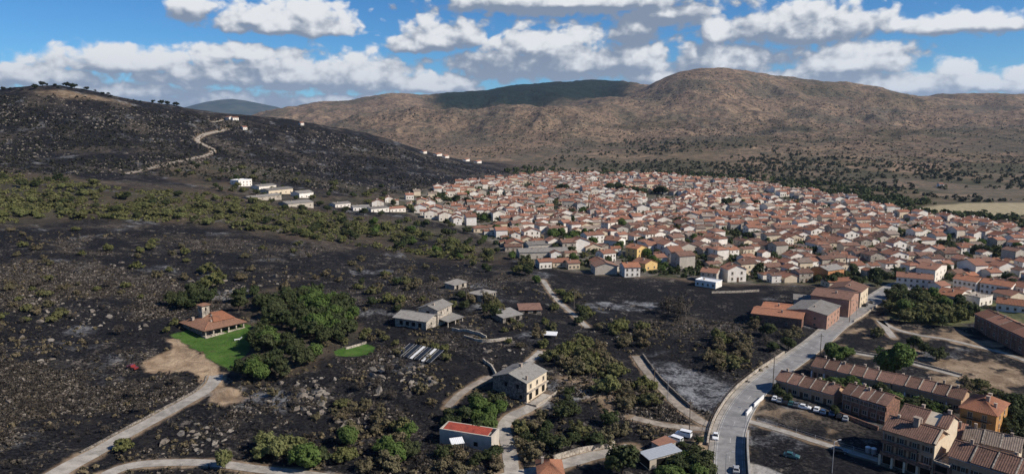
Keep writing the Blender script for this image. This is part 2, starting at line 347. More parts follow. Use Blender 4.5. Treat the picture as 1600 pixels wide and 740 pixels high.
def ground_material():
    m, t, b = mat('ground_cover', 0.95, 0.08); p = wpos(t)
    burn, sand, grass = attr(t, 'zone_a'); ash, mount, wood = attr(t, 'zone_b'); town, field, conc = attr(t, 'zone_c')
    n1 = t.noise(p, 0.03, 5, 0.6); n2 = t.noise(p, 0.16, 6, 0.62, 0.4); n3 = t.noise(p, 0.9, 5, 0.65); n4 = t.noise(p, 0.008, 5, 0.6)
    # char: black soot, grey ash veils, brown scorched earth, pale rock showing through
    ch = t.mix(t.ss(n3, 0.35, 0.7), (0.0065, 0.0065, 0.008), (0.019, 0.0185, 0.020))
    ch = t.mix(t.m('MULTIPLY', t.ss(n2, 0.50, 0.72), 0.45), ch, (0.040, 0.033, 0.028))
    ch = t.mix(t.m('MULTIPLY', t.ss(t.m('ADD', t.m('MULTIPLY', n1, 0.5), t.m('MULTIPLY', n3, 0.5)), 0.53, 0.66), 0.5), ch, (0.062, 0.055, 0.049))
    rk = t.ss(t.m('ADD', t.m('MULTIPLY', n2, 0.62), t.m('MULTIPLY', n3, 0.38)), 0.565, 0.63)
    ch = t.mix(t.m('MULTIPLY', rk, t.ss(n1, 0.40, 0.60)), ch, (0.13, 0.112, 0.095))
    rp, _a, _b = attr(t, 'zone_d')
    rg = t.mix(t.ss(n3, 0.38, 0.62), (0.015, 0.013, 0.012), (0.090, 0.074, 0.059)); rg = t.mix(t.m('MULTIPLY', t.ss(n2, 0.48, 0.62), 0.6), rg, (0.120, 0.100, 0.081))
    ch = t.mix(t.m('MULTIPLY', rp, 0.72), ch, rg)
    # dry upland: tan grass, grey rock, dark scrub specks
    dr = t.mix(t.ss(n4, 0.35, 0.68), (0.215, 0.148, 0.102), (0.315, 0.220, 0.142))
    dr = t.mix(t.m('MULTIPLY', t.ss(n1, 0.42, 0.68), 0.55), dr, (0.150, 0.112, 0.085))
    n5 = t.noise(p, 0.045, 6, 0.72); n6 = t.noise(p, 0.004, 4, 0.6)
    dr = t.mix(t.m('MULTIPLY', t.ss(n5, 0.50, 0.60), 0.8), dr, (0.070, 0.058, 0.044))
    n7 = t.noise(p, 0.013, 6, 0.7, 0.6); dr = t.mix(t.m('MULTIPLY', t.ss(n7, 0.50, 0.64), 0.55), dr, (0.088, 0.072, 0.056))
    dr = t.mix(t.m('MULTIPLY', t.ss(t.m('ADD', n6, t.m('MULTIPLY', n5, 0.35)), 0.64, 0.80), 0.7), dr, (0.085, 0.078, 0.060))
    c = dr
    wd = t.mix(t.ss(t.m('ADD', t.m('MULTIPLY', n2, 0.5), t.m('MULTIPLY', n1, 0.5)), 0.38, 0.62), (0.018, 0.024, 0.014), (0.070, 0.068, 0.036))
    c = t.mix(wood, c, t.mix(_a, wd, t.mix(n1, (0.010, 0.017, 0.014), (0.022, 0.032, 0.022))))  # back ridge pines: near-black green that also carries the painted cloud shadow
    tw = t.mix(t.ss(n2, 0.35, 0.65), (0.085, 0.076, 0.066), (0.165, 0.148, 0.126)); tw = t.mix(t.m('MULTIPLY', t.ss(t.noise(p, 0.05, 5, 0.6), 0.46, 0.56), 0.85), tw, t.mix(t.ss(n3, 0.35, 0.65), (0.032, 0.036, 0.018), (0.075, 0.072, 0.036)))
    c = t.mix(town, c, tw)
    c = t.mix(burn, c, ch)
    c = t.mix(field, c, t.mix(t.ss(n2, 0.3, 0.7), (0.27, 0.23, 0.14), (0.36, 0.30, 0.19)))
    sn = t.mix(t.ss(n2, 0.3, 0.7), (0.21, 0.145, 0.092), (0.40, 0.295, 0.195)); sn = t.mix(t.m('MULTIPLY', t.ss(n3, 0.5, 0.75), 0.5), sn, (0.20, 0.145, 0.10))
    c = t.mix(sand, c, sn)
    c = t.mix(ash, c, t.mix(t.ss(t.m('ADD', t.m('MULTIPLY', n2, 0.6), t.m('MULTIPLY', n3, 0.4)), 0.40, 0.62), (0.024, 0.024, 0.028), (0.225, 0.228, 0.235)))
    gr = t.mix(t.ss(n2, 0.3, 0.7), (0.036, 0.088, 0.013), (0.075, 0.140, 0.028)); gr = t.mix(t.m('MULTIPLY', t.ss(n3, 0.42, 0.72), 0.5), gr, (0.060, 0.080, 0.026)); gr = t.mix(t.m('MULTIPLY', t.ss(t.noise(p, 0.28, 5, 0.7), 0.54, 0.72), 0.6), gr, (0.115, 0.105, 0.048))
    c = t.mix(grass, c, gr)
    c = t.mix(conc, c, t.mix(t.ss(n3, 0.3, 0.7), (0.25, 0.24, 0.22), (0.33, 0.31, 0.29)))
    t.put(b.inputs['Base Color'], c)
    bump(t, b, t.m('ADD', t.m('MULTIPLY', n3, 0.5), t.m('ADD', n2, t.m('MULTIPLY', mount, t.m('MULTIPLY', n5, 14)))), 0.9, 0.7)
    return m
MG = ground_material()

# ------------------------------------------------------------------ object helpers
def link(o, parent=None):
    col.objects.link(o)
    if parent is not None: o.parent = parent
    return o
def tag(o, label=None, cat=None, group=None, kind=None):
    if label: o['label'] = label
    if cat: o['category'] = cat
    if group: o['group'] = group
    if kind: o['kind'] = kind
    return o
def mesh(name, V, F_, mats, mi=None, smooth=False):
    me = bpy.data.meshes.new(name); me.from_pydata([tuple(v) for v in V], [], [tuple(f) for f in F_])
    for m in (mats if isinstance(mats, (list, tuple)) else [mats]): me.materials.append(m)
    if mi is not None: me.polygons.foreach_set('material_index', np.asarray(mi, np.int32))
    if smooth: me.polygons.foreach_set('use_smooth', [True]*len(me.polygons))
    me.update(); return me
def npmesh(name, V, Q, mats, mi=None, smooth=False):
    """mesh from numpy vertices and faces of one size"""
    V = np.asarray(V, np.float32); Q = np.asarray(Q, np.int32); me = bpy.data.meshes.new(name); k = Q.shape[1]
    me.vertices.add(len(V)); me.vertices.foreach_set('co', V.ravel())
    me.loops.add(Q.size); me.loops.foreach_set('vertex_index', Q.ravel())
    me.polygons.add(len(Q)); me.polygons.foreach_set('loop_start', np.arange(0, Q.size, k, dtype=np.int32))
    for m in (mats if isinstance(mats, (list, tuple)) else [mats]): me.materials.append(m)
    if mi is not None: me.polygons.foreach_set('material_index', np.asarray(mi, np.int32))
    me.polygons.foreach_set('use_smooth', np.full(len(Q), smooth))
    me.update(calc_edges=True); me.validate(); return me
def add(name, me, parent=None, loc=None, rz=0.0, scale=None):
    o = bpy.data.objects.new(name, me); link(o, parent)
    if loc is not None: o.location = loc
    if rz: o.rotation_euler.z = rz
    if scale is not None: o.scale = scale
    return o
def empty(name, loc, rz=0.0):
    o = bpy.data.objects.new(name, None); link(o); o.location = loc; o.rotation_euler.z = rz; o.empty_display_size = 0.5
    return o
def copy_tree(o, parent=None):
    c = o.copy(); col.objects.link(c); c.parent = parent
    for ch in o.children: copy_tree(ch, c)
    return c

# ------------------------------------------------------------------ ground and mountains
def rough_patch(x, y): return sstep(fbm(x + 130, y - 60, 62, 5) + 0.25*fbm(x, y, 11, 3) + 0.22*sstep(-x, 60, 170)*(1 - sstep(np.hypot(x, y), 420, 600))*0.6, 0.04, 0.32)
def build_land():
    fine = np.radians(np.linspace(-41, 41, 690))
    side = np.radians(np.concatenate([np.linspace(42.5, 90, 22), np.linspace(98, 180, 11)]))
    th = np.concatenate([-side[::-1][1:], fine, side])
    rr = np.concatenate([np.geomspace(12, 140, 16)[:-1], np.geomspace(140, 620, 400)[:-1], np.geomspace(620, 1500, 200)[:-1]])
    rm = np.geomspace(1500, 9000, 260)
    ra = np.concatenate([rr, rm]); T, RR = np.meshgrid(th, ra); X = RR*np.sin(T); Y = RR*np.cos(T)
    Zh = height(X.ravel(), Y.ravel()).reshape(X.shape)
    V = np.stack([X, Y, Zh], -1).reshape(-1, 3); nt = len(th)
    x, y = V[:, 0], V[:, 1]; r = np.hypot(x, y); z = V[:, 2]; n = len(x)
    zf = lambda k, s=1.5, w=0.0, wl=12.0: zone(x, y, Z[k], s, w, wl)
    wx = x + 60*fbm(x, y, 260, 4); wy = y + 60*fbm(x+500, y, 260, 4)
    # how far the fire ran: the left hill and everything this side of the village
    hor = 800 + FPX * wx / np.maximum(wy, 1); left = 1 - sstep(hor + (wy-1100)*0.0, 760, 900)
    burn = np.maximum((1 - sstep(r, 1420, 1560)) * left, (1 - sstep(wy, 520, 640)))
    burn = burn * (1 - sstep(hor, 1500, 1650) * sstep(wy, 300, 360))
    burn *= (1 - zf('village', 6, 4, 40))
    patch = fbm(x, y, 90, 5); gb = zf('green_band', 16, 10, 60)
    wood = gb * sstep(patch, -0.5, 0.1) * 0.7 + zf('green_mid', 14, 8, 60) * sstep(patch, -0.4, 0.15) * 0.6
    wood = np.maximum(wood, zf('villa_wood', 3, 3, 15) * 0.5)
    valley = sstep(wy, 560, 760) * sstep(hor, 800, 900) * (1 - sstep(wy, 1350, 1700))
    wood = np.maximum(wood, valley * sstep(fbm(x, y, 130, 5), -0.3, 0.3) * 0.7)
    # scrub oak on the lower slopes
    low_ = sstep(r, 1350, 1650) * (1 - sstep(r, 2300, 2900)) * sstep(hor, 760, 880)
    wood = np.maximum(wood, low_ * sstep(fbm(x+70, y, 330, 5) + 0.3*fbm(x, y, 60, 3), -0.1, 0.35) * 0.6)
    wood = np.maximum(wood, sstep(r, 2200, 2600) * sstep(hor, 1000, 1200) * sstep(fbm(x+900, y-300, 700, 5), 0.0, 0.35) * 0.42)
    # back ridge: pine wood, with the cloud shadow over it painted in as darker colour
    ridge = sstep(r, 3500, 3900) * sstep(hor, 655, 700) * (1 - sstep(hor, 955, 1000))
    wood = np.maximum(wood, ridge * 1.0); shaded_pines = ridge
    burn = burn * (1 - np.clip(wood, 0, 1) * 0.85)
    for k, s_, w_ in (('green_park', 4, 3), ('meadow_right', 4, 2)): burn *= 1 - zf(k, s_, w_)
    sandz = np.zeros(n); grass = np.zeros(n); ash = np.zeros(n); conc = np.zeros(n)
    for k, s_, w_ in (('gravel', 0.8, 1.2), ('sand', 0.8, 1.2), ('earth', 2, 3), ('yard', 1, 1)): sandz = np.maximum(sandz, zf(k, s_, w_, 8) * (0.6 if k == 'earth' else 1))
    pk = zf('park', 3, 3); mix_ = fbm(x, y, 26, 5)
    sandz = np.maximum(sandz, pk * sstep(mix_ + 0.4*fbm(x, y, 5, 3), 0.0, 0.16) * 0.75)
    sandz = np.maximum(sandz, zf('car_park', 2, 2) * sstep(fbm(x, y, 14, 4), 0.18, 0.32) * 0.45)
    sandz = np.maximum(sandz, zf('bald_top', 10, 10, 40) * 0.5)
    # burnt verge of the tracks: bare earth
    for k in ROADL:
        ln, w = ROADL[k]; lo, hi = ln.min(0) - 12, ln.max(0) + 12; bb = (x > lo[0]) & (x < hi[0]) & (y > lo[1]) & (y < hi[1])
        dd = dist_line(x[bb], y[bb], ln[::2]) + 1.3*fbm(x[bb], y[bb], 6, 3)
        sandz[bb] = np.maximum(sandz[bb], (1 - sstep(dd, w*0.5 + 0.2, w*0.5 + 1.7)) * 0.7)
    grass = np.maximum(zf('lawn', 0.5, 0.8, 6), zf('lawn_small', 0.5, 0.8, 6))
    grass = np.maximum(grass, zf('green_park', 3, 3) * 0.55); grass = np.maximum(grass, zf('meadow_right', 3, 3) * 0.4)
    ash = np.maximum(zf('ash_field', 2, 2) * sstep(fbm(x, y, 22, 4), -0.7, 0.05), zf('ash_patch', 2, 3) * sstep(fbm(x, y, 8, 3), -0.2, 0.1) * 1.4)
    ash = np.maximum(ash, zf('burnt_lot', 2, 1) * sstep(fbm(x, y, 11, 4), 0.12, 0.4) * 0.8)
    ash = np.maximum(ash, burn * sstep(fbm(x+900, y, 30, 5) + 0.15*fbm(x, y, 7, 3), 0.24, 0.46) * 0.6 * (1 - zf('black_field', 5, 3)))
    sandz *= 1 - grass
    town = zf('village', 6, 2, 20); town = np.maximum(town, zf('farmyard', 4, 2) * 0.7) * (1 - wood*0.3)
    field = zf('tan_field', 8, 4, 40); conc = zf('lot_concrete', 0.5, 0.3)
    cdd = np.stack([rough_patch(x, y) * (1 - zf('black_field', 5, 3)), shaded_pines, np.zeros(n), np.ones(n)], -1)
    ca = np.stack([burn, sandz, grass, np.ones(n)], -1); cb = np.stack([ash, sstep(r, 1300, 1900), np.clip(wood, 0, 1), np.ones(n)], -1); cc = np.stack([town, field, conc, np.ones(n)], -1)
    global _GT, _GR, _GZ
    _GT, _GR, _GZ = th, np.log(ra), Zh.T
    # the part of the land in sight, with the share of the picture each cell takes up
    global VIS
    f0 = len(side) - 1; sl = slice(f0, f0 + len(fine)); Xf, Yf, Zf = X[:, sl], Y[:, sl], Zh[:, sl]; zc = Zf - CAMZ
    tan_ = zc / RR[:, sl]; seen = tan_ >= np.maximum.accumulate(tan_, 0) - 1e-9; seen &= RR[:, sl] > 130
    dd_ = Yf*math.cos(PITCH) - zc*math.sin(PITCH); PX = 800 + FPX*Xf/dd_; PY = 370 - FPX*(Yf*math.sin(PITCH) + zc*math.cos(PITCH))/dd_
    wt = np.abs(np.gradient(PX, axis=1)*np.gradient(PY, axis=0)); dr_ = np.gradient(ra)[:, None] + 0*Xf
    VIS = np.column_stack([a_[seen] for a_ in (Xf, Yf, PX, PY, wt, dr_)])
    def sheet(name, r0, r1):
        i0, i1 = r0*nt, r1*nt; nr = r1 - r0
        idx = np.arange(nr*nt).reshape(nr, nt)
        q = np.stack([idx[:-1, :-1], idx[:-1, 1:], idx[1:, 1:], idx[1:, :-1]], -1).reshape(-1, 4)[:, ::-1]
        me = npmesh(name, V[i0:i1], q, MG, smooth=True)
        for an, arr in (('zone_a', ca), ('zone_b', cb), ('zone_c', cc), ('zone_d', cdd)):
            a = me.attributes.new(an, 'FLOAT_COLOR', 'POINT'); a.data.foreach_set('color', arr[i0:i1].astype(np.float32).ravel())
        return add(name, me)
    k = len(rr)
    tag(sheet('ground', 0, k + 1), 'burnt black rocky hillside and valley floor around the village', 'ground', kind='structure')
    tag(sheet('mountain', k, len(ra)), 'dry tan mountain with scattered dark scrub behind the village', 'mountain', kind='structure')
    # the blue hill far away on the left
    xs = np.linspace(250, 480, 60); ys = np.interp(xs, [250,285,305,330,350,370,390,410,440,480], [186,172,166,160,157,155.5,158,162,168,186])
    Vv, Yc = [], 14000.0
    for j, (off, hfac) in enumerate(((-2200, 0.0), (-1300, 0.35), (-600, 0.75), (0, 1.0), (700, 0.7), (2200, 0.0))):
        for a, b_ in zip(xs, ys):
            zt = CAMZ + (HZ - b_) * Yc / FPX; Vv.append(((a-800)/FPX*Yc, Yc + off, max(-20, zt*hfac + 25*math.sin(a*0.13 + j)*min(hfac, 1-hfac)*2)))
    Fq = [(j*60+i, j*60+i+1, (j+1)*60+i+1, (j+1)*60+i) for j in range(5) for i in range(59)]
    mh, t, b = mat('wooded_hill', 0.95, 0.05); t.put(b.inputs['Base Color'], t.mix(t.ss(t.noise(wpos(t), 0.004, 5), 0.35, 0.65), (0.03, 0.042, 0.03), (0.06, 0.065, 0.045)))
    tag(add('far_hill', npmesh('far_hill', Vv, Fq, mh, smooth=True)), 'distant blue wooded hill beyond the burnt ridge', 'hill', kind='structure')
build_land()
def height(x, y):
    """from here on: the height of the built sheets themselves"""
    x = np.asarray(x, float); y = np.asarray(y, float)
    t = np.arctan2(x, y); lr = np.clip(np.log(np.maximum(np.hypot(x, y), 12)), _GR[0], _GR[-1])
    i = np.clip(np.searchsorted(_GT, t) - 1, 0, len(_GT)-2); j = np.clip(np.searchsorted(_GR, lr) - 1, 0, len(_GR)-2)
    u = np.clip((t - _GT[i]) / (_GT[i+1]-_GT[i]), 0, 1); v = (lr - _GR[j]) / (_GR[j+1]-_GR[j])
    return _GZ[i,j]*(1-u)*(1-v) + _GZ[i+1,j]*u*(1-v) + _GZ[i,j+1]*(1-u)*v + _GZ[i+1,j+1]*u*v
def P(px, py): return march(height, px, py)
def Pn(px, py):
    """the same for arrays of pixels"""
    px = np.asarray(px, float); py = np.asarray(py, float); dx = (px-800)/FPX; dy = (370-py)/FPX
    X, Y, Zd = dx, math.cos(PITCH) + dy*math.sin(PITCH), -math.sin(PITCH) + dy*math.cos(PITCH)
    hl = np.hypot(X, Y); q = np.full(px.shape, np.nan); prev = np.full(px.shape, 1e9); ps = np.full(px.shape, 100.0); done = np.zeros(px.shape, bool)
    for r in np.geomspace(100, 8500, 900):
        s = r / hl; z = CAMZ + s*Zd - height(s*X, s*Y); hit = (z < 0) & ~done
        if hit.any():
            t = prev[hit] / (prev[hit] - z[hit] + 1e-9); q[hit] = ps[hit] + np.clip(t, 0, 1) * (s[hit] - ps[hit]); done |= hit
        prev = z; ps = s
    ok = done; return np.column_stack([q*X, q*Y])[ok]

def seen_points(poly, n):
    """n random points of the visible land inside a photo polygon"""
    pa = np.array(poly, float); lo, hi = pa.min(0), pa.max(0); q = VIS[(VIS[:, 2] > lo[0]) & (VIS[:, 2] < hi[0]) & (VIS[:, 3] > lo[1]) & (VIS[:, 3] < hi[1])]
    q = q[sdist(q[:, 2], q[:, 3], pa) > 0]
    if not len(q): return np.zeros((0, 2))
    k = rng.choice(len(q), n, p=q[:, 4]/q[:, 4].sum()); q = q[k]; r = np.hypot(q[:, 0], q[:, 1]); r2 = r + rng.uniform(-.5, .5, n)*q[:, 5]; t = np.arctan2(q[:, 0], q[:, 1]) + rng.uniform(-.001, .001, n)
    return np.column_stack([r2*np.sin(t), r2*np.cos(t)])
# ------------------------------------------------------------------ roads
def asphalt_material(name, c0, c1, crack=True):
    m, t, b = mat(name, 0.9, 0.15); p = wpos(t)
    n = t.noise(p, 0.35, 5, 0.6); n2 = t.noise(p, 3.0, 4, 0.6)
    c = t.mix(t.ss(t.m('ADD', t.m('MULTIPLY', n, .7), t.m('MULTIPLY', n2, .3)), 0.35, 0.65), c0, c1)
    pt = t.noise(p, 0.09, 4, 0.6, 0.8); c = t.mix(t.m('MULTIPLY', t.ss(pt, 0.54, 0.58), 0.28), c, (0.10, 0.098, 0.095)); c = t.mix(t.m('MULTIPLY', t.ss(t.noise(p, 0.6, 6, 0.75, 1.5), 0.60, 0.68), 0.35), c, (0.08, 0.072, 0.065))
    t.put(b.inputs['Base Color'], c); bump(t, b, n2, 0.3, 0.05); return m
M_ASPH = asphalt_material('worn_asphalt', (0.19, 0.185, 0.18), (0.26, 0.25, 0.24))
M_CONC = asphalt_material('pale_concrete', (0.25, 0.225, 0.195), (0.38, 0.345, 0.30))
M_DIRT = asphalt_material('track_dirt', (0.20, 0.165, 0.13), (0.36, 0.31, 0.255))
M_KERB = asphalt_material('kerb_stone', (0.28, 0.26, 0.235), (0.40, 0.375, 0.34))
M_PAINT = asphalt_material('road_paint', (0.24, 0.235, 0.225), (0.52, 0.51, 0.49))
def ribbon(ln, w, lift, offs=(-.5, -.25, 0, .25, .5), jit=0.0):
    d = np.gradient(ln, axis=0); d /= np.linalg.norm(d, axis=1)[:, None] + 1e-9; nrm = np.stack([-d[:, 1], d[:, 0]], -1)
    ws = w * (1 + jit * fbm(ln[:, 0], ln[:, 1], 7, 3))
    rows = [ln + nrm * (o * ws)[:, None] for o in offs]; A = np.stack(rows, 1).reshape(-1, 2)
    Zr = height(A[:, 0], A[:, 1]) + lift; k = len(offs); n = len(ln)
    idx = np.arange(n*k).reshape(n, k); q = np.stack([idx[:-1, :-1], idx[:-1, 1:], idx[1:, 1:], idx[1:, :-1]], -1).reshape(-1, 4)
    return np.column_stack([A, Zr]), q
def offset_line(ln, o):
    d = np.gradient(ln, axis=0); d /= np.linalg.norm(d, axis=1)[:, None] + 1e-9
    return ln + np.stack([-d[:, 1], d[:, 0]], -1) * o
def strip_box(ln, w, h, sink=0.4, zbase=None):
    """a low wall or kerb following a plan line"""
    V, Q = [], []; a = offset_line(ln, w/2); b = offset_line(ln, -w/2); zz = height(ln[:, 0], ln[:, 1]); hh = h if np.ndim(h) else np.full(len(ln), h)
    for i in range(len(ln)):
        V += [(*a[i], zz[i]-sink), (*a[i], zz[i]+hh[i]), (*b[i], zz[i]+hh[i]), (*b[i], zz[i]-sink)]
    n = len(ln)
    for i in range(n-1):
        for k in range(3): Q.append((4*i+k, 4*i+k+1, 4*i+5+k, 4*i+4+k))
    Q += [(0, 3, 2, 1), (4*n-4, 4*n-3, 4*n-2, 4*n-1)]
    return np.array(V), Q
ROADLOOK = {'main_road': (M_ASPH, 'grey worn asphalt road curving up into the village', 0.12, 0), 'field_track': (M_DIRT, 'pale dirt track beside the ash covered field', 0.10, .25),
 'house_track': (M_DIRT, 'narrow dirt track leaving the road junction', 0.10, .3), 'concrete_lane': (M_CONC, 'pale concrete lane below the burnt terraces', 0.11, .1),
 'stone_house_lane': (M_CONC, 'concrete lane climbing to the stone house', 0.10, .2), 'hillside_path': (M_DIRT, 'short pale path on the burnt slope', 0.10, .3),
 'driveway': (M_CONC, 'grey driveway leading up to the villa', 0.11, .1), 'lower_track': (M_CONC, 'grey track along the lower left corner', 0.10, .15),
 'hill_track': (M_DIRT, 'winding pale dirt track on the burnt hill', 0.25, .3), 'ridge_track': (M_DIRT, 'short dirt track on the ridge', 0.25, .3),
 'village_lane': (M_CONC, 'broken concrete lane below the village edge', 0.10, .3), 'foot_path': (M_CONC, 'concrete footpath between burnt lot and car park', 0.10, .05),
 'park_path': (M_CONC, 'pale path in front of the terrace gardens', 0.10, .1), 'park_walk': (M_CONC, 'long pale path across the burnt park', 0.10, .1),
 'park_lane': (M_CONC, 'short paved lane beside the road end', 0.10, .1), 'upper_lane': (M_CONC, 'short bare lane above the stone house', 0.10, .2)}
for k, (ln, w) in ROADL.items():
    m_, lab, lift, jit = ROADLOOK[k]
    V_, Q_ = ribbon(ln, w, lift, jit=jit, offs=(-.5, -.25, 0, .25, .5) if k != 'main_road' else tuple(np.linspace(-.5, .5, 9)))
    tag(add(k, npmesh(k, V_, Q_, m_, smooth=True)), lab, 'road', kind='structure')
mr, mw = ROADL['main_road']; road_o = bpy.data.objects['main_road']
for sgn, nm in ((1, 'kerb'), (-1, 'kerb')):
    V_, Q_ = strip_box(offset_line(mr, sgn*(mw/2 + 0.12)), 0.24, 0.26); add(nm, mesh(nm, V_, Q_, M_KERB), road_o)
for sgn in (1, -1):
    V_, Q_ = ribbon(offset_line(mr, sgn*(mw/2 - 0.5)), 0.16, 0.126, offs=(-.5, .5)); add('edge_line', npmesh('edge_line', V_, Q_, M_PAINT), road_o)
nd_ = 0
for i in range(4, len(mr) - 6, 7):
    V_, Q_ = ribbon(mr[i:i+3] + 0.0, 0.14, 0.126, offs=(-.5, .5)); add('centre_dash', npmesh('centre_dash', V_, Q_, M_PAINT), road_o)
V_, Q_ = ribbon(offset_line(mr, mw/2 + 1.0)[14:], 1.5, 0.15, offs=(-.5, 0, .5)); tag(add('pavement', npmesh('pavement', V_, Q_, M_CONC)), 'pale pavement along the left side of the road', 'pavement', kind='structure')
def gz(x, y): return float(height(np.array([x]), np.array([y]))[0])
def to_pix(p):
    x, y, z = p[0], p[1], p[2] - CAMZ
    d = y*math.cos(PITCH) - z*math.sin(PITCH); u = y*math.sin(PITCH) + z*math.cos(PITCH)
    return 800 + FPX*x/d, 370 - FPX*u/d
_ONES = 'first second third fourth fifth sixth seventh eighth ninth tenth eleventh twelfth thirteenth fourteenth fifteenth sixteenth seventeenth eighteenth nineteenth'.split()
_TENS = {2: 'twenti', 3: 'thirti', 4: 'forti', 5: 'fifti', 6: 'sixti', 7: 'seventi', 8: 'eighti', 9: 'nineti'}
def ordinal(n):
    if n <= 19: return _ONES[n-1]
    t, o = divmod(n, 10)
    if n >= 100: return 'hundred and ' + ordinal(n - 100) if n > 100 else 'hundredth'
    return _TENS[t] + 'eth' if o == 0 else _TENS[t][:-1] + 'y-' + _ONES[o-1]
_RANK = {}
def rank_later(o, what, where):
    """things told apart by their order from left to right; labels are written at the end"""
    _RANK.setdefault((what, where), []).append(o)
def write_ranks():
    for (what, where), objs in _RANK.items():
        objs.sort(key=lambda o: to_pix(o.location)[0])
        for i, o in enumerate(objs):
            o['label'] = f'{what} {where}' if len(objs) == 1 else f'{ordinal(i+1)} {what} from the left {where}'

# ------------------------------------------------------------------ building materials
def plaster(name, c0, c1, rnd=0.0, stain=0.35):
    m, t, b = mat(name, 0.9, 0.15); p = wpos(t); n = t.noise(p, 0.6, 5, 0.6, dim='3D'); n2 = t.noise(p, 3.5, 4, 0.6, dim='3D')
    c = t.mix(t.ss(n, 0.3, 0.7), c0, c1)
    if rnd: c = t.mix(t.m('MULTIPLY', orand(t), rnd), c, (0.62, 0.50, 0.36))
    sp_ = t.new('ShaderNodeMapping'); sp_.inputs['Scale'].default_value = (1.6, 1.6, 0.22); t.put(sp_.inputs['Vector'], p)
    c = t.mix(t.m('MULTIPLY', t.ss(t.noise(sp_.outputs[0], 1.0, 5, 0.65, dim='3D'), 0.52, 0.72), stain), c, (0.16, 0.14, 0.12))
    t.put(b.inputs['Base Color'], c); bump(t, b, n2, 0.25, 0.05); return m
def stonework(name, c0, c1, c2):
    m, t, b = mat(name, 0.95, 0.1); p = wpos(t); ns = t.new('ShaderNodeTexVoronoi'); ns.inputs['Scale'].default_value = 1.7; t.put(ns.inputs['Vector'], p)
    sc_ = t.new('ShaderNodeSeparateColor'); t.l.new(ns.outputs['Color'], sc_.inputs[0])
    c = t.mix(sc_.outputs[0], c0, c1); c = t.mix(t.ss(ns.outputs['Distance'], 0.45, 0.7), c, c2)
    c = t.mix(t.m('MULTIPLY', t.ss(t.noise(p, 0.35, 5, 0.6, dim='3D'), 0.5, 0.7), 0.6), c, (0.05, 0.046, 0.043))
    t.put(b.inputs['Base Color'], c); bump(t, b, ns.outputs['Distance'], 0.6, 0.12); return m
def tiles(name, c0, c1, c2, rnd=0.35):
    m, t, b = mat(name, 0.9, 0.12); p = wpos(t)
    n = t.noise(p, 0.5, 5, 0.65, dim='3D'); n2 = t.noise(p, 2.4, 4, 0.7, dim='3D')
    c = t.mix(t.ss(n2, 0.3, 0.7), c0, c1); c = t.mix(t.m('MULTIPLY', t.ss(n, 0.48, 0.70), 0.75), c, c2)
    r = orand(t); c = t.mix(t.m('MULTIPLY', r, rnd), c, (0.19, 0.115, 0.085))
    hsv = t.new('ShaderNodeHueSaturation'); t.put(hsv.inputs['Value'], t.m('ADD', 0.72, t.m('MULTIPLY', t.m('FRACT', t.m('MULTIPLY', r, 7.13)), 0.5))); t.put(hsv.inputs['Color'], c)
    t.put(b.inputs['Base Color'], hsv.outputs[0]); bump(t, b, n2, 0.5, 0.08); return m
def plain(name, c, rough=0.6, spec=0.3, var=0.25, metal=0.0):
    m, t, b = mat(name, rough, spec); b.inputs['Metallic'].default_value = metal
    n = t.noise(wpos(t), 2.0, 4, 0.6, dim='3D'); t.put(b.inputs['Base Color'], t.mix(n, tuple(v*(1-var) for v in c), tuple(min(1, v*(1+var)) for v in c))); return m
W_WHITE = plaster('whitewash', (0.66, 0.605, 0.53), (0.81, 0.765, 0.70), 0.3, 0.22)
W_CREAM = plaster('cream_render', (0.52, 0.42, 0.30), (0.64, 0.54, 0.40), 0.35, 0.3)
W_YELL = plaster('yellow_render', (0.58, 0.38, 0.15), (0.66, 0.46, 0.20), 0.0, 0.2)
W_OCHRE = plaster('ochre_render', (0.40, 0.195, 0.066), (0.50, 0.27, 0.10), 0.0, 0.3)
W_ORANGE = plaster('orange_render', (0.42, 0.19, 0.085), (0.50, 0.25, 0.12), 0.0, 0.2)
W_PINK = plaster('pink_render', (0.30, 0.17, 0.12), (0.40, 0.24, 0.18), 0.0, 0.35)
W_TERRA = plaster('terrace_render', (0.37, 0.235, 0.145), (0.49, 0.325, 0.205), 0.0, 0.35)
W_GREY = plaster('grey_render', (0.30, 0.28, 0.25), (0.42, 0.39, 0.35), 0.4, 0.4)
W_STONE = stonework('rubble_stone', (0.16, 0.135, 0.11), (0.30, 0.26, 0.215), (0.10, 0.088, 0.075))
W_PALE = stonework('pale_stone', (0.36, 0.31, 0.25), (0.50, 0.44, 0.36), (0.26, 0.22, 0.18))
W_BRICK = stonework('brown_brick', (0.19, 0.10, 0.07), (0.28, 0.155, 0.11), (0.13, 0.08, 0.06))
R_TILE = tiles('clay_tiles', (0.235, 0.108, 0.070), (0.345, 0.168, 0.110), (0.17, 0.095, 0.07), 0.5)
R_ORANGE = tiles('orange_tiles', (0.25, 0.100, 0.056), (0.36, 0.165, 0.095), (0.17, 0.09, 0.062), 0.25)
R_VILLA = tiles('weathered_tiles', (0.135, 0.070, 0.046), (0.27, 0.150, 0.100), (0.115, 0.075, 0.058), 0.05)
R_DARK = tiles('dark_tiles', (0.140, 0.078, 0.058), (0.235, 0.140, 0.104), (0.085, 0.055, 0.045), 0.1)
R_GREY = tiles('grey_fibre_roof', (0.19, 0.18, 0.165), (0.29, 0.275, 0.25), (0.14, 0.12, 0.10), 0.1)
R_PALE = tiles('bleached_tiles', (0.19, 0.145, 0.115), (0.29, 0.235, 0.195), (0.13, 0.10, 0.083), 0.1)
R_RED = tiles('red_sheet_roof', (0.36, 0.065, 0.045), (0.47, 0.11, 0.07), (0.20, 0.05, 0.04), 0.0)
M_GLASS = plain('dark_glass', (0.018, 0.020, 0.022), 0.25, 0.5)
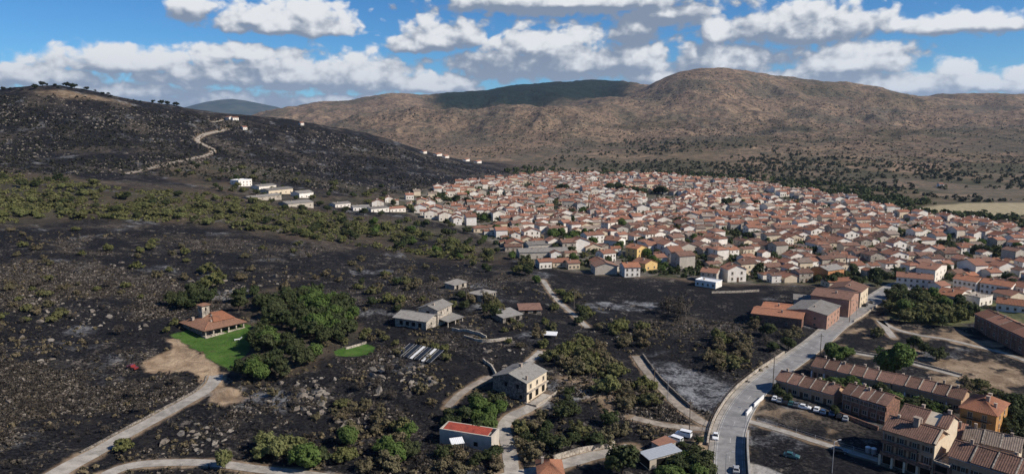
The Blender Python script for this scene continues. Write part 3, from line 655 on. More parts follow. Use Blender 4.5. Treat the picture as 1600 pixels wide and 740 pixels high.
M_HOLE = plain('burnt_out_opening', (0.012, 0.011, 0.010), 0.9, 0.1)
M_FRAME = plain('window_frame', (0.34, 0.29, 0.23), 0.7)
M_BROWN = plain('brown_wood', (0.10, 0.055, 0.030), 0.7)
M_METAL = plain('grey_metal', (0.28, 0.28, 0.29), 0.45, 0.5)
M_WHITE = plain('white_paint', (0.74, 0.73, 0.71), 0.5, 0.4, 0.06)
M_BLACK = plain('tyre_black', (0.015, 0.015, 0.016), 0.8)
M_WOOD = plain('weathered_wood', (0.13, 0.10, 0.075), 0.9)
M_CHIM = plaster('chimney_render', (0.27, 0.21, 0.165), (0.40, 0.33, 0.265), 0.0, 0.35)

# ------------------------------------------------------------------ shape helpers
def box(V, F_, x0, x1, y0, y1, z0, z1):
    k = len(V); V += [(x0,y0,z0),(x1,y0,z0),(x1,y1,z0),(x0,y1,z0),(x0,y0,z1),(x1,y0,z1),(x1,y1,z1),(x0,y1,z1)]
    F_ += [(k,k+3,k+2,k+1),(k+4,k+5,k+6,k+7),(k,k+1,k+5,k+4),(k+1,k+2,k+6,k+5),(k+2,k+3,k+7,k+6),(k+3,k,k+4,k+7)]
def tube(V, F_, p, q, r0, r1, n=8):
    p, q = Vector(p), Vector(q); d = (q - p).normalized(); u = d.orthogonal().normalized(); v = d.cross(u); k = len(V)
    for c, r in ((p, r0), (q, r1)):
        for i in range(n):
            a = 2*math.pi*i/n; V.append(tuple(c + r*(math.cos(a)*u + math.sin(a)*v)))
    for i in range(n): F_.append((k+i, k+(i+1) % n, k+n+(i+1) % n, k+n+i))
    F_.append(tuple(k+i for i in reversed(range(n)))); F_.append(tuple(k+n+i for i in range(n)))
def part(name, build, m, parent, smooth=False):
    V, F_ = [], []; build(V, F_); return add(name, mesh(name, V, F_, m, smooth=smooth), parent)
def slope(V, F_, e0, e1, r0, r1, rib=0.55, amp=0.07, thick=0.16):
    """one ribbed roof slope from eave e0-e1 to ridge r0-r1"""
    e0, e1, r0, r1 = map(Vector, (e0, e1, r0, r1)); n = max(2, int((e1-e0).length / rib)) * 2
    nr = (e1-e0).cross(((r0+r1)/2) - ((e0+e1)/2)).normalized()
    if nr.z < 0: nr = -nr
    k = len(V)
    for i in range(n + 1):
        t = i / n; o = nr * (amp if i % 2 else 0.0); a = e0.lerp(e1, t) + o; b = r0.lerp(r1, t) + o
        V += [tuple(a), tuple(b), tuple(e0.lerp(e1, t) - nr*thick), tuple(r0.lerp(r1, t) - nr*thick)]
    for i in range(n):
        j = k + 4*i; F_ += [(j, j+4, j+5, j+1), (j+2, j+3, j+7, j+6), (j, j+2, j+6, j+4), (j+1, j+5, j+7, j+3)]
    F_ += [(k, k+1, k+3, k+2), (k+4*n, k+4*n+2, k+4*n+3, k+4*n+1)]
def frame_mesh(name, m0, m1):
    V, F_, mi = [], [], []
    for (a, b, c, d) in ((-.5,-.38,-.5,.5), (.38,.5,-.5,.5), (-.38,.38,.40,.5), (-.38,.38,-.5,-.42), (-.04,.04,-.42,.40)):
        k = len(F_); box(V, F_, a, b, -0.07, 0.04, c, d); mi += [0]*(len(F_)-k)
    k = len(F_); box(V, F_, -.62, .62, -0.14, 0.03, -.58, -.505); mi += [0]*(len(F_)-k)
    if m1 is not None:
        k = len(F_); box(V, F_, -.38, .38, -0.03, 0.03, -.42, .40); mi += [1]*(len(F_)-k)
    return mesh(name, V, F_, [m0, m1] if m1 is not None else [m0], mi)
ME_WIN = frame_mesh('window', M_FRAME, M_GLASS); ME_WINF = frame_mesh('window_frame', M_FRAME, None)
ME_WINB = frame_mesh('window_brown', M_BROWN, M_GLASS)
_v, _f = [], []; box(_v, _f, -.38, .38, -0.03, 0.03, -.42, .40); ME_PANE = mesh('pane', _v, _f, M_GLASS)
_v, _f = [], []; box(_v, _f, -.5, .5, -0.06, 0.03, -.5, .5); ME_DOOR = mesh('door', _v, _f, M_BROWN)
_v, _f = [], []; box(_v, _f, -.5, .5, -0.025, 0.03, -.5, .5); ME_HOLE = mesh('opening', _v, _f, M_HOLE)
_v, _f = [], []; box(_v, _f, -.5, .5, -.5, .5, -1, .9); box(_v, _f, -.62, .62, -.62, .62, .9, 1.0); ME_CHIM = mesh('chimney', _v, _f, M_CHIM)
_v, _f = [], []; box(_v, _f, -.5, .5, -.5, .0, -.05, .05)
for _i in range(9): box(_v, _f, -.5+_i*.1225, -.48+_i*.1225, -.49, -.47, .05, .95)
box(_v, _f, -.5, .5, -.5, -.46, .95, 1.0); ME_BALC = mesh('balcony', _v, _f, M_BROWN)

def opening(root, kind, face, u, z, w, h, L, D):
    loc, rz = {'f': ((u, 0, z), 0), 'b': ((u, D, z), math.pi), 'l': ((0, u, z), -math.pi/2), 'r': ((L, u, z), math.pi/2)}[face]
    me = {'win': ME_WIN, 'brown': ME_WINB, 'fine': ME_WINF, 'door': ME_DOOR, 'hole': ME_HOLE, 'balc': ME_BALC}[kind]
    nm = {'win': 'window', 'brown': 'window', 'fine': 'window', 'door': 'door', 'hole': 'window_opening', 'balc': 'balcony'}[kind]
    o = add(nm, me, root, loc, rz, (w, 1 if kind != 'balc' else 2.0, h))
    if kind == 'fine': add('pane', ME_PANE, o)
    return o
def walls(V, F_, L, D, h, rise, roof, sink):
    if roof == 'gx':      # ridge along x: gables left and right
        V += [(0,0,-sink),(L,0,-sink),(L,D,-sink),(0,D,-sink),(0,0,h),(L,0,h),(L,D,h),(0,D,h),(0,D/2,h+rise),(L,D/2,h+rise)]
        F_ += [(0,1,5,4),(2,3,7,6),(1,2,6,9,5),(3,0,4,8,7),(4,5,9,8),(6,7,8,9)]
    elif roof == 'gy':
        V += [(0,0,-sink),(L,0,-sink),(L,D,-sink),(0,D,-sink),(0,0,h),(L,0,h),(L,D,h),(0,D,h),(L/2,0,h+rise),(L/2,D,h+rise)]
        F_ += [(0,1,5,8,4),(1,2,6,5),(2,3,7,9,6),(3,0,4,7),(5,6,9,8),(7,4,8,9)]
    elif roof == 'mono':
        V += [(0,0,-sink),(L,0,-sink),(L,D,-sink),(0,D,-sink),(0,0,h),(L,0,h),(L,D,h+rise),(0,D,h+rise)]
        F_ += [(0,1,5,4),(1,2,6,5),(2,3,7,6),(3,0,4,7),(4,5,6,7)]
    else: box(V, F_, 0, L, 0, D, -sink, h)
def roof_parts(root, L, D, h, rise, roof, m, oh=0.45, rib=0.55, x0=0.0, x1=None, dz=0.0, name='roof'):
    x1 = L if x1 is None else x1; lift = 0.09 + dz
    def b(V, F_):
        if roof == 'gx':
            k = rise / (D/2); ze = h - k*oh + lift; zr = h + rise + lift; a, c = x0 - (oh if x0 == 0 else 0), x1 + (oh if x1 == L else 0)
            slope(V, F_, (a,-oh,ze), (c,-oh,ze), (a,D/2,zr), (c,D/2,zr), rib); slope(V, F_, (c,D+oh,ze), (a,D+oh,ze), (c,D/2,zr), (a,D/2,zr), rib)
            box(V, F_, a, c, D/2-0.16, D/2+0.16, zr-0.06, zr+0.14)
        elif roof == 'gy':
            k = rise / (L/2); ze = h - k*oh + lift; zr = h + rise + lift
            slope(V, F_, (-oh,D+oh,ze), (-oh,-oh,ze), (L/2,D+oh,zr), (L/2,-oh,zr), rib); slope(V, F_, (L+oh,-oh,ze), (L+oh,D+oh,ze), (L/2,-oh,zr), (L/2,D+oh,zr), rib)
            box(V, F_, L/2-0.16, L/2+0.16, -oh, D+oh, zr-0.06, zr+0.14)
        elif roof == 'hip':
            s = min(L, D) / 2; k = rise / s; ze = h - k*oh + lift; zr = h + rise + lift
            c = [(-oh,-oh,ze), (L+oh,-oh,ze), (L+oh,D+oh,ze), (-oh,D+oh,ze)]
            if L >= D: r0, r1 = (s, D/2, zr), (L-s, D/2, zr); q = [(r0,r1),(r1,r1),(r1,r0),(r0,r0)]
            else: r0, r1 = (L/2, s, zr), (L/2, D-s, zr); q = [(r0,r0),(r0,r1),(r1,r1),(r1,r0)]
            for i in range(4): slope(V, F_, c[i], c[(i+1) % 4], q[i][0], q[i][1], rib)
        elif roof == 'mono':
            k = rise / D; slope(V, F_, (-oh,-oh,h-k*oh+lift), (L+oh,-oh,h-k*oh+lift), (-oh,D+oh,h+rise+k*oh+lift), (L+oh,D+oh,h+rise+k*oh+lift), rib)
        else:
            box(V, F_, -0.1, L+0.1, -0.1, 0.25, h, h+0.5); box(V, F_, -0.1, L+0.1, D-0.25, D+0.1, h, h+0.5); box(V, F_, -0.1, 0.25, 0.25, D-0.25, h, h+0.5); box(V, F_, L-0.25, L+0.1, 0.25, D-0.25, h, h+0.5); box(V, F_, 0.25, L-0.25, 0.25, D-0.25, h, h+0.12)
    return part(name, b, m, root)
def frame2(A, B):
    """plan frame of a front wall seen from pixel A (left foot) to pixel B (right foot)"""
    a = P(*A); b = P(*B); d = Vector((b.x-a.x, b.y-a.y)); return a, math.atan2(d.y, d.x), d.length
def house(name, label, A, B, D, h, rise, roof, wm, rm, cat='house', group=None, wins=(), chims=(), oh=0.45, sink=2.5, rib=0.55, L=None, zoff=0.0):
    a, rz, l = frame2(A, B); L = L or l
    # stand on the highest of the corners' ground, walls run down below it
    cs, sn = math.cos(rz), math.sin(rz)
    zs = [gz(a.x + x*cs - y*sn, a.y + x*sn + y*cs) for x, y in ((0,0),(L,0),(L,D),(0,D))]
    a.z = zs[0]*0.5 + zs[1]*0.5 + zoff
    root = empty(name, a, rz); tag(root, label, cat, group)
    part('wall', lambda V, F_: walls(V, F_, L, D, h, rise, roof, sink + max(0, a.z - min(zs))), wm, root)
    roof_parts(root, L, D, h, rise, roof, rm, oh, rib)
    for w in wins:
        k, f, u, z, ww, hh = w
        opening(root, k, f, u*(L if f in 'fb' else D), z, ww, hh, L, D)
    for (cx, cy, cz, cw, chh) in chims: add('chimney', ME_CHIM, root, (cx*L, cy*D, cz), 0, (cw, cw, chh))
    return root, L
def grid_wins(kind, face, us, zs, w, h): return [(kind, face, u, z, w, h) for z in zs for u in us]
# ------------------------------------------------------------------ houses of the near ground
# villa on its lawn
def villa():
    a, rz, L = frame2((321,528), (382,511)); D = 19.0; h, rise, po = 3.4, 3.6, 3.2
    root = empty('villa', a, rz); tag(root, 'low villa with weathered red tiled roof, porch and square tower beside the green lawn', 'house')
    part('wall', lambda V, F_: box(V, F_, 0.4, L-0.4, po, D, -2.5, h), W_STONE, root)
    part('terrace', lambda V, F_: box(V, F_, -0.2, L+0.3, -0.6, po, -2.5, 0.35), W_PALE, root)
    part('terrace_wall', lambda V, F_: (box(V, F_, 2.5, L*0.45, -0.55, -0.3, 0.35, 1.0), box(V, F_, L*0.55, L, -0.55, -0.3, 0.35, 1.0)), W_PALE, root)
    for i in range(6):
        x = 0.3 + i*(L-0.6)/5; part('column', lambda V, F_: box(V, F_, x-0.25, x+0.25, 0.0, 0.5, 0.35, h), W_PALE, root)
    r = roof_parts(root, L, D, h, rise, 'hip', R_VILLA, 0.9, 0.5)
    part('ridge_tiles', lambda V, F_: (tube(V, F_, (0,0,h+0.15), (D/2*0.98,D/2,h+rise+0.2), .17, .17, 6), tube(V, F_, (L,0,h+0.15), (L-D/2*0.98,D/2,h+rise+0.2), .17, .17, 6), tube(V, F_, (D/2,D/2,h+rise+.2), (L-D/2,D/2,h+rise+.2), .18, .18, 6)), R_ORANGE, r)
    part('upper_roof', lambda V, F_: (slope(V, F_, (L*0.30,2.6,h+1.65), (L*0.86,2.6,h+1.65), (L*0.44,8.6,h+rise+.45), (L*0.72,8.6,h+rise+.45), 0.5)), R_ORANGE, root)
    tx, ty = L*0.36, D*0.62
    tw = part('tower', lambda V, F_: box(V, F_, tx-1.6, tx+1.6, ty-1.6, ty+1.6, h, h+rise+3.4), W_PALE, root)
    def cap(V, F_):
        z = h+rise+3.4
        for i, (p, q) in enumerate((((-2.2,-2.2),(2.2,-2.2)), ((2.2,-2.2),(2.2,2.2)), ((2.2,2.2),(-2.2,2.2)), ((-2.2,2.2),(-2.2,-2.2)))):
            slope(V, F_, (tx+p[0],ty+p[1],z+.1), (tx+q[0],ty+q[1],z+.1), (tx,ty,z+.9), (tx,ty,z+.9), 0.6)
    part('tower_roof', cap, R_VILLA, tw)
    for dx, dy, q in ((0,-1.62,0), (1.62,0,1), (-1.62,0,1)):
        part('tower_window', lambda V, F_: box(V, F_, tx+dx-(.3 if q == 0 else .05), tx+dx+(.3 if q == 0 else .05), ty+dy-(.05 if q == 0 else .3), ty+dy+(.05 if q == 0 else .3), h+rise+1.2, h+rise+2.5), M_HOLE, tw)
    for cx, cy, cw, ch in ((0.13,0.72,0.9,1.5), (0.40,0.38,0.7,1.0), (0.28,0.20,0.6,0.9)):
        zz = h + rise*min(1, min(cx*L, cy*D, D-cy*D)/(D/2)); add('chimney', ME_CHIM, root, (cx*L, cy*D, zz), 0, (cw, cw, ch))
    for u in (.2, .4, .6, .8):
        o = add('window', ME_WINF, root, (0.4, u*D, 1.9), -math.pi/2, (1.1, 1, 1.3)); add('pane', ME_PANE, o)
    for u in (.15, .35, .65, .85):
        o = add('window', ME_WINF, root, (u*L, po, 1.9), 0, (1.3, 1, 1.4)); add('pane', ME_PANE, o)
    add('door', ME_DOOR, root, (0.5*L, po, 1.45), 0, (1.2, 1, 2.2))
villa()

# house with the pale roofs on the burnt slope: low gabled wing and a two storey block
house('burnt_house', 'low pale-roofed wing of the burnt house on the black slope, gable to the right', (666,516), (688,507), 15.5, 4.2, 1.5, 'gy', W_PALE, R_GREY,
      wins=[('fine','f',.35,2.2,1.3,1.4), ('fine','f',.75,1.5,1.1,2.2)] + grid_wins('hole','l',(.2,.4,.6,.8),(2.1,),1.6,1.8), oh=0.9)
house('burnt_house', 'two-storey pale block with grey roof at the back of the burnt house', (684,510), (706,498), 9.5, 7.0, 1.5, 'gx', W_PALE, R_GREY,
      wins=grid_wins('fine','f',(.25,.7),(2.0,5.2),1.1,1.5) + [('hole','l',.5,5.6,1.6,1.0)], chims=[(.2,.35,8.2,.7,1.0)], oh=0.6)
def annex():
    a, rz, L = frame2((700,512), (724,502)); root = empty('carport', a, rz); tag(root, 'open-sided carport with slanting grey roof beside the burnt house', 'carport'); D = 7.0
    roof_parts(root, L, D, 2.6, 0.8, 'mono', R_GREY, 0.4)
    for x in (0.3, L/2, L-0.3):
        for y in (0.3, D-0.3): part('post', lambda V, F_: box(V, F_, x-.18, x+.18, y-.18, y+.18, -1.5, 2.6 + (0.7 if y > 1 else 0)), W_PALE, root)
    part('back_wall', lambda V, F_: box(V, F_, 0, L, D-0.05, D+0.2, -1.5, 3.1), W_PALE, root)
annex()
house('ruined_hut', 'burnt-out hut with pale hipped roof above the burnt house, beside a pole', (753,472), (775,466), 9.0, 3.4, 1.3, 'hip', W_PALE, R_GREY, cat='ruin', wins=grid_wins('hole','f',(.2,.45,.7,.9),(1.7,),1.4,2.0) + [('hole','l',.5,1.7,2.2,2.0)])
house('ruined_hut', 'small collapsed hut with broken flat roof left of the hipped ruin', (710,452), (729,449), 6.0, 2.6, 0.7, 'mono', W_PALE, R_GREY, cat='ruin', wins=grid_wins('hole','f',(.25,.7),(1.3,),1.8,1.7))
house('farm_shed', 'low shed with long grey sheet roof on the burnt terraces', (786,505), (816,499), 9.0, 2.5, 1.0, 'mono', W_STONE, R_GREY, cat='shed', wins=grid_wins('hole','f',(.25,.75),(1.3,),2.2,1.9))
house('farm_shed', 'low shed with brown tiled roof behind the grey sheet shed', (812,490), (846,492), 8.0, 2.2, 0.9, 'mono', W_STONE, R_DARK, cat='shed', wins=grid_wins('hole','f',(.3,.7),(1.2,),1.6,1.6))

# stone house with its lit cream front
r_, L_ = house('stone_house', 'two-storey burnt stone house with grey roof and lit cream front with arches', (822,629), (853,608), 12.5, 6.6, 2.0, 'gx', W_STONE, R_GREY,
      wins=grid_wins('hole','l',(.25,.6),(4.8,),1.0,1.3) + [('hole','l',.15,1.6,0.9,1.2)], chims=[(.12,.06,7.2,.55,1.1), (.55,.5,8.6,.9,1.2)], oh=0.5)
part('cream_front', lambda V, F_: box(V, F_, 0.1, L_-0.1, -0.25, -0.003, -2, 6.4), W_CREAM, r_)
for u in (.18, .5, .82):
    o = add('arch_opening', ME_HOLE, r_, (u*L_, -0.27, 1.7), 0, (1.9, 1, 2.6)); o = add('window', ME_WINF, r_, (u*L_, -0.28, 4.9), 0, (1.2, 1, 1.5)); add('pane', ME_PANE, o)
part('front_ledge', lambda V, F_: box(V, F_, 0, L_, -1.1, -0.26, 3.2, 3.45), W_PALE, r_)
part('forecourt_wall', lambda V, F_: (box(V, F_, -1.0, L_, -4.3, -4.0, -2, 0.4), box(V, F_, -1.0, -.7, -4.0, 0, -2, 0.4)), W_PALE, r_)

# flat-roofed ruin with a red sheet roof
def red_ruin():
    a, rz, L = frame2((768,707), (780,694)); D = 15.5; root = empty('roofless_building', a, rz); h = 4.6
    tag(root, 'grey walled building with a red sheet roof sunk behind its parapet', 'building')
    part('wall', lambda V, F_: (box(V, F_, 0, L, 0, .45, -3, h), box(V, F_, 0, L, D-.45, D, -3, h), box(V, F_, 0, .45, .45, D-.45, -3, h), box(V, F_, L-.45, L, .45, D-.45, -3, h)), W_GREY, root)
    part('red_roof', lambda V, F_: slope(V, F_, (0.5,D-0.6,h-0.35), (0.5,1.6,h-0.35), (L*.86,D-.6,h+.15), (L*.86,1.6,h+.15), .45), R_RED, root)
    part('roof_slab', lambda V, F_: box(V, F_, .45, L-.45, .45, D-.45, h-1.3, h-1.2), W_GREY, root)
    for u in (.3, .7): add('window_opening', ME_HOLE, root, (0, u*D, 1.8), -math.pi/2, (1.2, 1, 1.2))
red_ruin()
house('garden_house', 'small house with bright orange hipped roof at the bottom edge beside the lane', (842,756), (880,758), 8.0, 2.8, 1.6, 'hip', W_CREAM, R_ORANGE, wins=grid_wins('brown','f',(.3,.7),(1.5,),1.1,1.2), chims=[(.2,.6,3.8,.6,1.3)])
def canopy(label, px, py, w, d, h, m, rz):
    p = P(px, py); root = empty('shelter', p, rz); tag(root, label, 'shelter')
    part('roof_sheet', lambda V, F_: slope(V, F_, (-w/2,-d/2,h), (w/2,-d/2,h), (-w/2,d/2,h+.5), (w/2,d/2,h+.5), .5, .05, .1), m, root)
    for x in (-w/2+.3, w/2-.3):
        for y in (-d/2+.3, d/2-.3): part('post', lambda V, F_: tube(V, F_, (x,y,-1), (x,y,h+.1+(.3 if y > 0 else 0)), .12, .12, 6), M_WOOD, root)
canopy('small white-topped shelter left of the red-roofed building', 714, 703, 3.6, 3.0, 2.6, M_WHITE, 0.3)
canopy('crumpled white sheet canopy on the burnt terraces', 858, 527, 6.5, 4.0, 1.6, M_WHITE, -0.2)
canopy('toppled grey sheet canopy right of the stone house', 884, 640, 4.5, 3.0, 1.0, M_METAL, -0.4)
house('yard_shed', 'grey mono-pitched shed with dark open front beside the white vans', (1000,722), (1014,734), 9.5, 3.0, 0.8, 'mono', W_GREY, plain('galvanised_sheet', (0.36, 0.38, 0.40), .5, .4), cat='shed', wins=[('hole','f',.5,1.5,5.0,2.4), ('hole','r',.5,1.5,5.0,2.4)], oh=0.3, rib=.7)
house('yard_shed', 'low shed with pinkish tiled roof behind the grey shed', (1018,701), (1034,708), 5.0, 2.0, 0.5, 'mono', W_GREY, R_TILE, cat='shed', oh=0.2)

# glazed frames of the burnt nursery
def frames():
    for i, (px, py, m) in enumerate(((634,552,M_GLASS),(645,554,M_GLASS),(653,556,M_WHITE),(662,558,M_GLASS),(671,560,M_WHITE),(680,562,M_GLASS))):
        p = P(px, py); root = empty('panel_rack', p, R(-28)); root.scale.x = .5 if m is M_WHITE else 1.0; rank_later(root, 'tilted white panel rack' if m is M_WHITE else 'tilted dark panel rack', 'in the row below the burnt house')
        root['category'] = 'panel rack'; root['group'] = 'panel racks below the burnt house'
        V, F_ = [], []; slope(V, F_, (-1.0,-4.5,.5), (1.0,-4.5,.5), (-1.0,4.2,2.6), (1.0,4.2,2.6), 2.0, 0.0, .12); add('panel', mesh('panel', V, F_, m), root)
        for x in (-.8, .8):
            part('leg', lambda V, F_: tube(V, F_, (x,-4,-1), (x,-4,.6), .07, .07, 5), M_METAL, root); part('leg', lambda V, F_: tube(V, F_, (x,3.6,-1), (x,3.6,2.4), .07, .07, 5), M_METAL, root)
        part('rail', lambda V, F_: (tube(V, F_, (-1.05,-4.5,.6), (-1.05,4.2,2.75), .06, .06, 5), tube(V, F_, (1.05,-4.5,.6), (1.05,4.2,2.75), .06, .06, 5)), M_METAL, root)
frames()

# ------------------------------------------------------------------ terraces of houses, lower right
def terrace(label, A, B, D, h, rise, units, wm, rm, step=0.18, porch=True, slope_down=0.0, name='terraced_houses', group='terraced houses', floors=1, upper=None):
    a, rz, L = frame2(A, B); a.z = gz(a.x, a.y); root = empty(name, a, rz); tag(root, label, 'terrace', group)
    part('wall', lambda V, F_: walls(V, F_, L, D, h, rise, 'gx', 3), wm, root); uw = L/units
    rr = random.Random(int(A[0]))
    for i in range(units):
        roof_parts(root, L, D, h, rise, 'gx', rm, 0.5, 0.5, i*uw, (i+1)*uw if i < units-1 else None, dz=rr.uniform(0.02, step+.02))
        if i: part('party_wall', lambda V, F_: (slope(V, F_, (i*uw-.14,-.5,h+.25), (i*uw+.14,-.5,h+.25), (i*uw-.14,D/2,h+rise+.5), (i*uw+.14,D/2,h+rise+.5), 1, 0, .35), slope(V, F_, (i*uw+.14,D+.5,h+.25), (i*uw-.14,D+.5,h+.25), (i*uw+.14,D/2,h+rise+.5), (i*uw-.14,D/2,h+rise+.5), 1, 0, .35)), W_PALE, root)
        x = i*uw
        part('gutter', lambda V, F_: tube(V, F_, (x+.1,-.58,h-.30), (x+uw-.1,-.58,h-.30), .09, .09, 6), M_METAL, root)
        part('downpipe', lambda V, F_: tube(V, F_, (x+.12,-.1,-1), (x+.12,-.1,h-.1), .06, .06, 6), M_METAL, root)
        for fl in range(floors):
            z0 = 0.1 + fl*2.9
            if fl == 0:
                add('door', ME_DOOR, root, (x+uw*.28, 0, 1.15), 0, (1.0, 1, 2.1)); o = add('window', ME_WINF, root, (x+uw*.68, 0, 1.6), 0, (1.6, 1, 1.4)); add('pane', ME_PANE, o)
            else:
                for q in (.3, .7):
                    o = add('window', ME_WINF, root, (x+uw*q, 0, z0+1.5), 0, (1.1, 1, 1.4)); add('pane', ME_PANE, o)
                    for sx in (-.85, .85): add('shutter', ME_DOOR, root, (x+uw*q+sx, 0, z0+1.5), 0, (.5, .8, 1.3))
        if porch and rr.random() < 0.75: part('porch_column', lambda V, F_: box(V, F_, x+.15, x+.5, -1.3, -.95, -2, 2.7), M_WHITE, root)
        if rr.random() < 0.8:
            cy = rr.uniform(.42, .75); add('chimney', ME_CHIM, root, (x+uw*rr.uniform(.2, .8), cy*D, h+rise*(1-abs(cy-.5)*2)), 0, (.6, .6, rr.uniform(.9, 1.6)))
        if rr.random() < 0.3:
            cx = x+uw*rr.uniform(.2, .8); zz = h+rise+.2
            part('aerial', lambda V, F_: (tube(V, F_, (cx,D/2,zz-.3), (cx,D/2,zz+1.8), .03, .03, 4), tube(V, F_, (cx-.6,D/2,zz+1.6), (cx+.6,D/2,zz+1.6), .02, .02, 4)), M_METAL, root)
    return root, L
terrace('upper terrace of brown-roofed houses beside the big round tree', (1268,589), (1390,618), 8.5, 4.4, 1.9, 6, W_TERRA, R_DARK)
terrace('terrace of dark-roofed houses running to the ochre building', (1392,618), (1500,645), 9.0, 4.6, 1.9, 5, W_TERRA, R_DARK)
terrace('short terrace of brown-roofed houses next to the road, above the parked cars', (1212,611), (1302,635), 8.5, 4.2, 1.9, 5, W_TERRA, R_DARK, porch=False)
terrace('two-storey terrace between the parked cars and the big brown block', (1315,640), (1382,662), 9.0, 5.6, 2.0, 5, W_BRICK, R_DARK, step=.4, porch=False, floors=2)
# the three storey block
def block():
    a, rz, L = frame2((1377,722), (1455,748)); root = empty('apartment_block', a, rz); tag(root, 'three-storey brown block with ribbed tile roofs, balconies and a lit right gable', 'building'); D1, D2, h = 9.0, 8.5, 9.6
    part('wall', lambda V, F_: walls(V, F_, L, D1, h, 2.3, 'gx', 3), W_TERRA, root)
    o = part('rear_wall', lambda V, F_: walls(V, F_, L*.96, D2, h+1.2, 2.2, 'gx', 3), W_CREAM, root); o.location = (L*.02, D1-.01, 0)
    roof_parts(root, L, D1, h, 2.3, 'gx', R_DARK, .5, .5)
    for k, (x0, x1) in enumerate(((0, .55), (.55, .8), (.8, 1.0))):
        r = roof_parts(root, L*.96, D2, h+1.2, 2.2, 'gx', R_DARK, .4, .5, x0*L*.96, (x1*L*.96 if k < 2 else None), dz=(.0, -.35, .3)[k]); r.location = (L*.02, D1, 0)
    part('gable_parapet', lambda V, F_: (slope(V, F_, (L-.05,-.5,h+.2), (L+.4,-.5,h+.2), (L-.05,D1/2,h+2.6), (L+.4,D1/2,h+2.6), 1, 0, .5), slope(V, F_, (L+.4,D1+.3,h+.4), (L-.05,D1+.3,h+.4), (L+.4,D1/2,h+2.6), (L-.05,D1/2,h+2.6), 1, 0, .5)), W_CREAM, root)
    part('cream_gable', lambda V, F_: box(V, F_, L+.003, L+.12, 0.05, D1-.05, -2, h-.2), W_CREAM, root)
    for i in range(4):
        u = (i+.5)*L/4
        for z, w, hh in ((7.6,1.2,1.5), (4.6,1.3,2.0)):
            o = add('window', ME_WINF, root, (u, 0, z), 0, (w, 1, hh)); add('pane', ME_PANE, o)
            for sx in (-.95, .95): add('shutter', ME_DOOR, root, (u+sx, 0, z), 0, (.55, .8, hh*.95))
        part('pillar', lambda V, F_: box(V, F_, u-L/8-.25, u-L/8+.25, -1.6, -1.1, -2, 2.9), W_CREAM, root)
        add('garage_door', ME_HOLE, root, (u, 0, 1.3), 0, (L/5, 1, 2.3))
    part('balcony', lambda V, F_: (box(V, F_, 0, L, -1.7, 0.0, 2.95, 3.15), box(V, F_, 0, L, -1.7, -1.6, 3.15, 4.1)), W_BRICK, root)
    part('balcony', lambda V, F_: (box(V, F_, 0, L*.72, -1.3, 0.0, 6.1, 6.25), box(V, F_, 0, L*.72, -1.3, -1.2, 6.25, 7.1)), W_BRICK, root)
    for cx, cy, cz, cw, ch in ((.53,.42,h+2.0,1.3,2.2), (.5,.85,h+1.2,.7,1.4), (.9,1.5,h+3.4,.8,1.5), (.35,1.6,h+3.0,.7,1.2), (.15,.5,h+2.2,.6,1.0)): add('chimney', ME_CHIM, root, (cx*L, cy*D1, cz), 0, (cw, cw, ch))
    part('rain_pipe', lambda V, F_: tube(V, F_, (.1,-.08,-1), (.1,-.08,h), .07, .07, 6), M_METAL, root)
block()
r_, L_ = house('ochre_building', 'ochre two-storey building with orange hipped roof and brown balconies', (1497,675), (1553,690), 13.5, 8.0, 2.4, 'hip', W_OCHRE, R_ORANGE, cat='building',
      wins=grid_wins('fine','f',(.28,.68),(6.3,3.9),1.3,1.7) + grid_wins('fine','r',(.3,.7),(6.2,3.6),1.2,1.4) + [('hole','f',.45,1.1,6.0,2.0)], chims=[(.62,.35,9.6,.9,1.9), (.55,.75,9.4,.9,1.3), (.85,.3,9.0,.7,1.1)], oh=.5)
for u, z in ((.28,5.2), (.68,5.2)): add('balcony', ME_BALC, r_, (u*L_, 0, z), 0, (4.0, 2.2, 1.0))
house('courtyard_house', 'low building with brown tiled roof in the gap below the ochre building', (1466,706), (1500,714), 10.0, 4.6, 1.3, 'mono', W_CREAM, R_TILE, chims=[(.75,.7,6.0,.6,1.6)], wins=grid_wins('fine','f',(.3,.7),(2.4,),1.2,1.4))
terrace('row with pale ribbed roofs behind the lower right corner houses', (1502,722), (1588,744), 9.5, 6.6, 1.9, 3, W_CREAM, R_PALE, step=.4, porch=False, floors=2)
terrace('two-storey row with ribbed brown roofs filling the lower right corner', (1479,752), (1620,792), 9.5, 7.2, 2.4, 4, W_TERRA, R_DARK, step=.3, porch=False, floors=2)
house('lean_to', 'dark lean-to with flat slab roof beside the three-storey block', (1457,750), (1480,757), 8, 4.8, 0, 'flat', W_BRICK, W_PALE, cat='building', wins=grid_wins('hole','f',(.3,.7),(1.4,3.6),1.4,1.6))
terrace('brick terrace with orange-brown roofs at the right edge beside the park path', (1522,512), (1600,556), 10.5, 6.2, 2.0, 4, W_BRICK, R_TILE, step=.4, porch=False, floors=2)

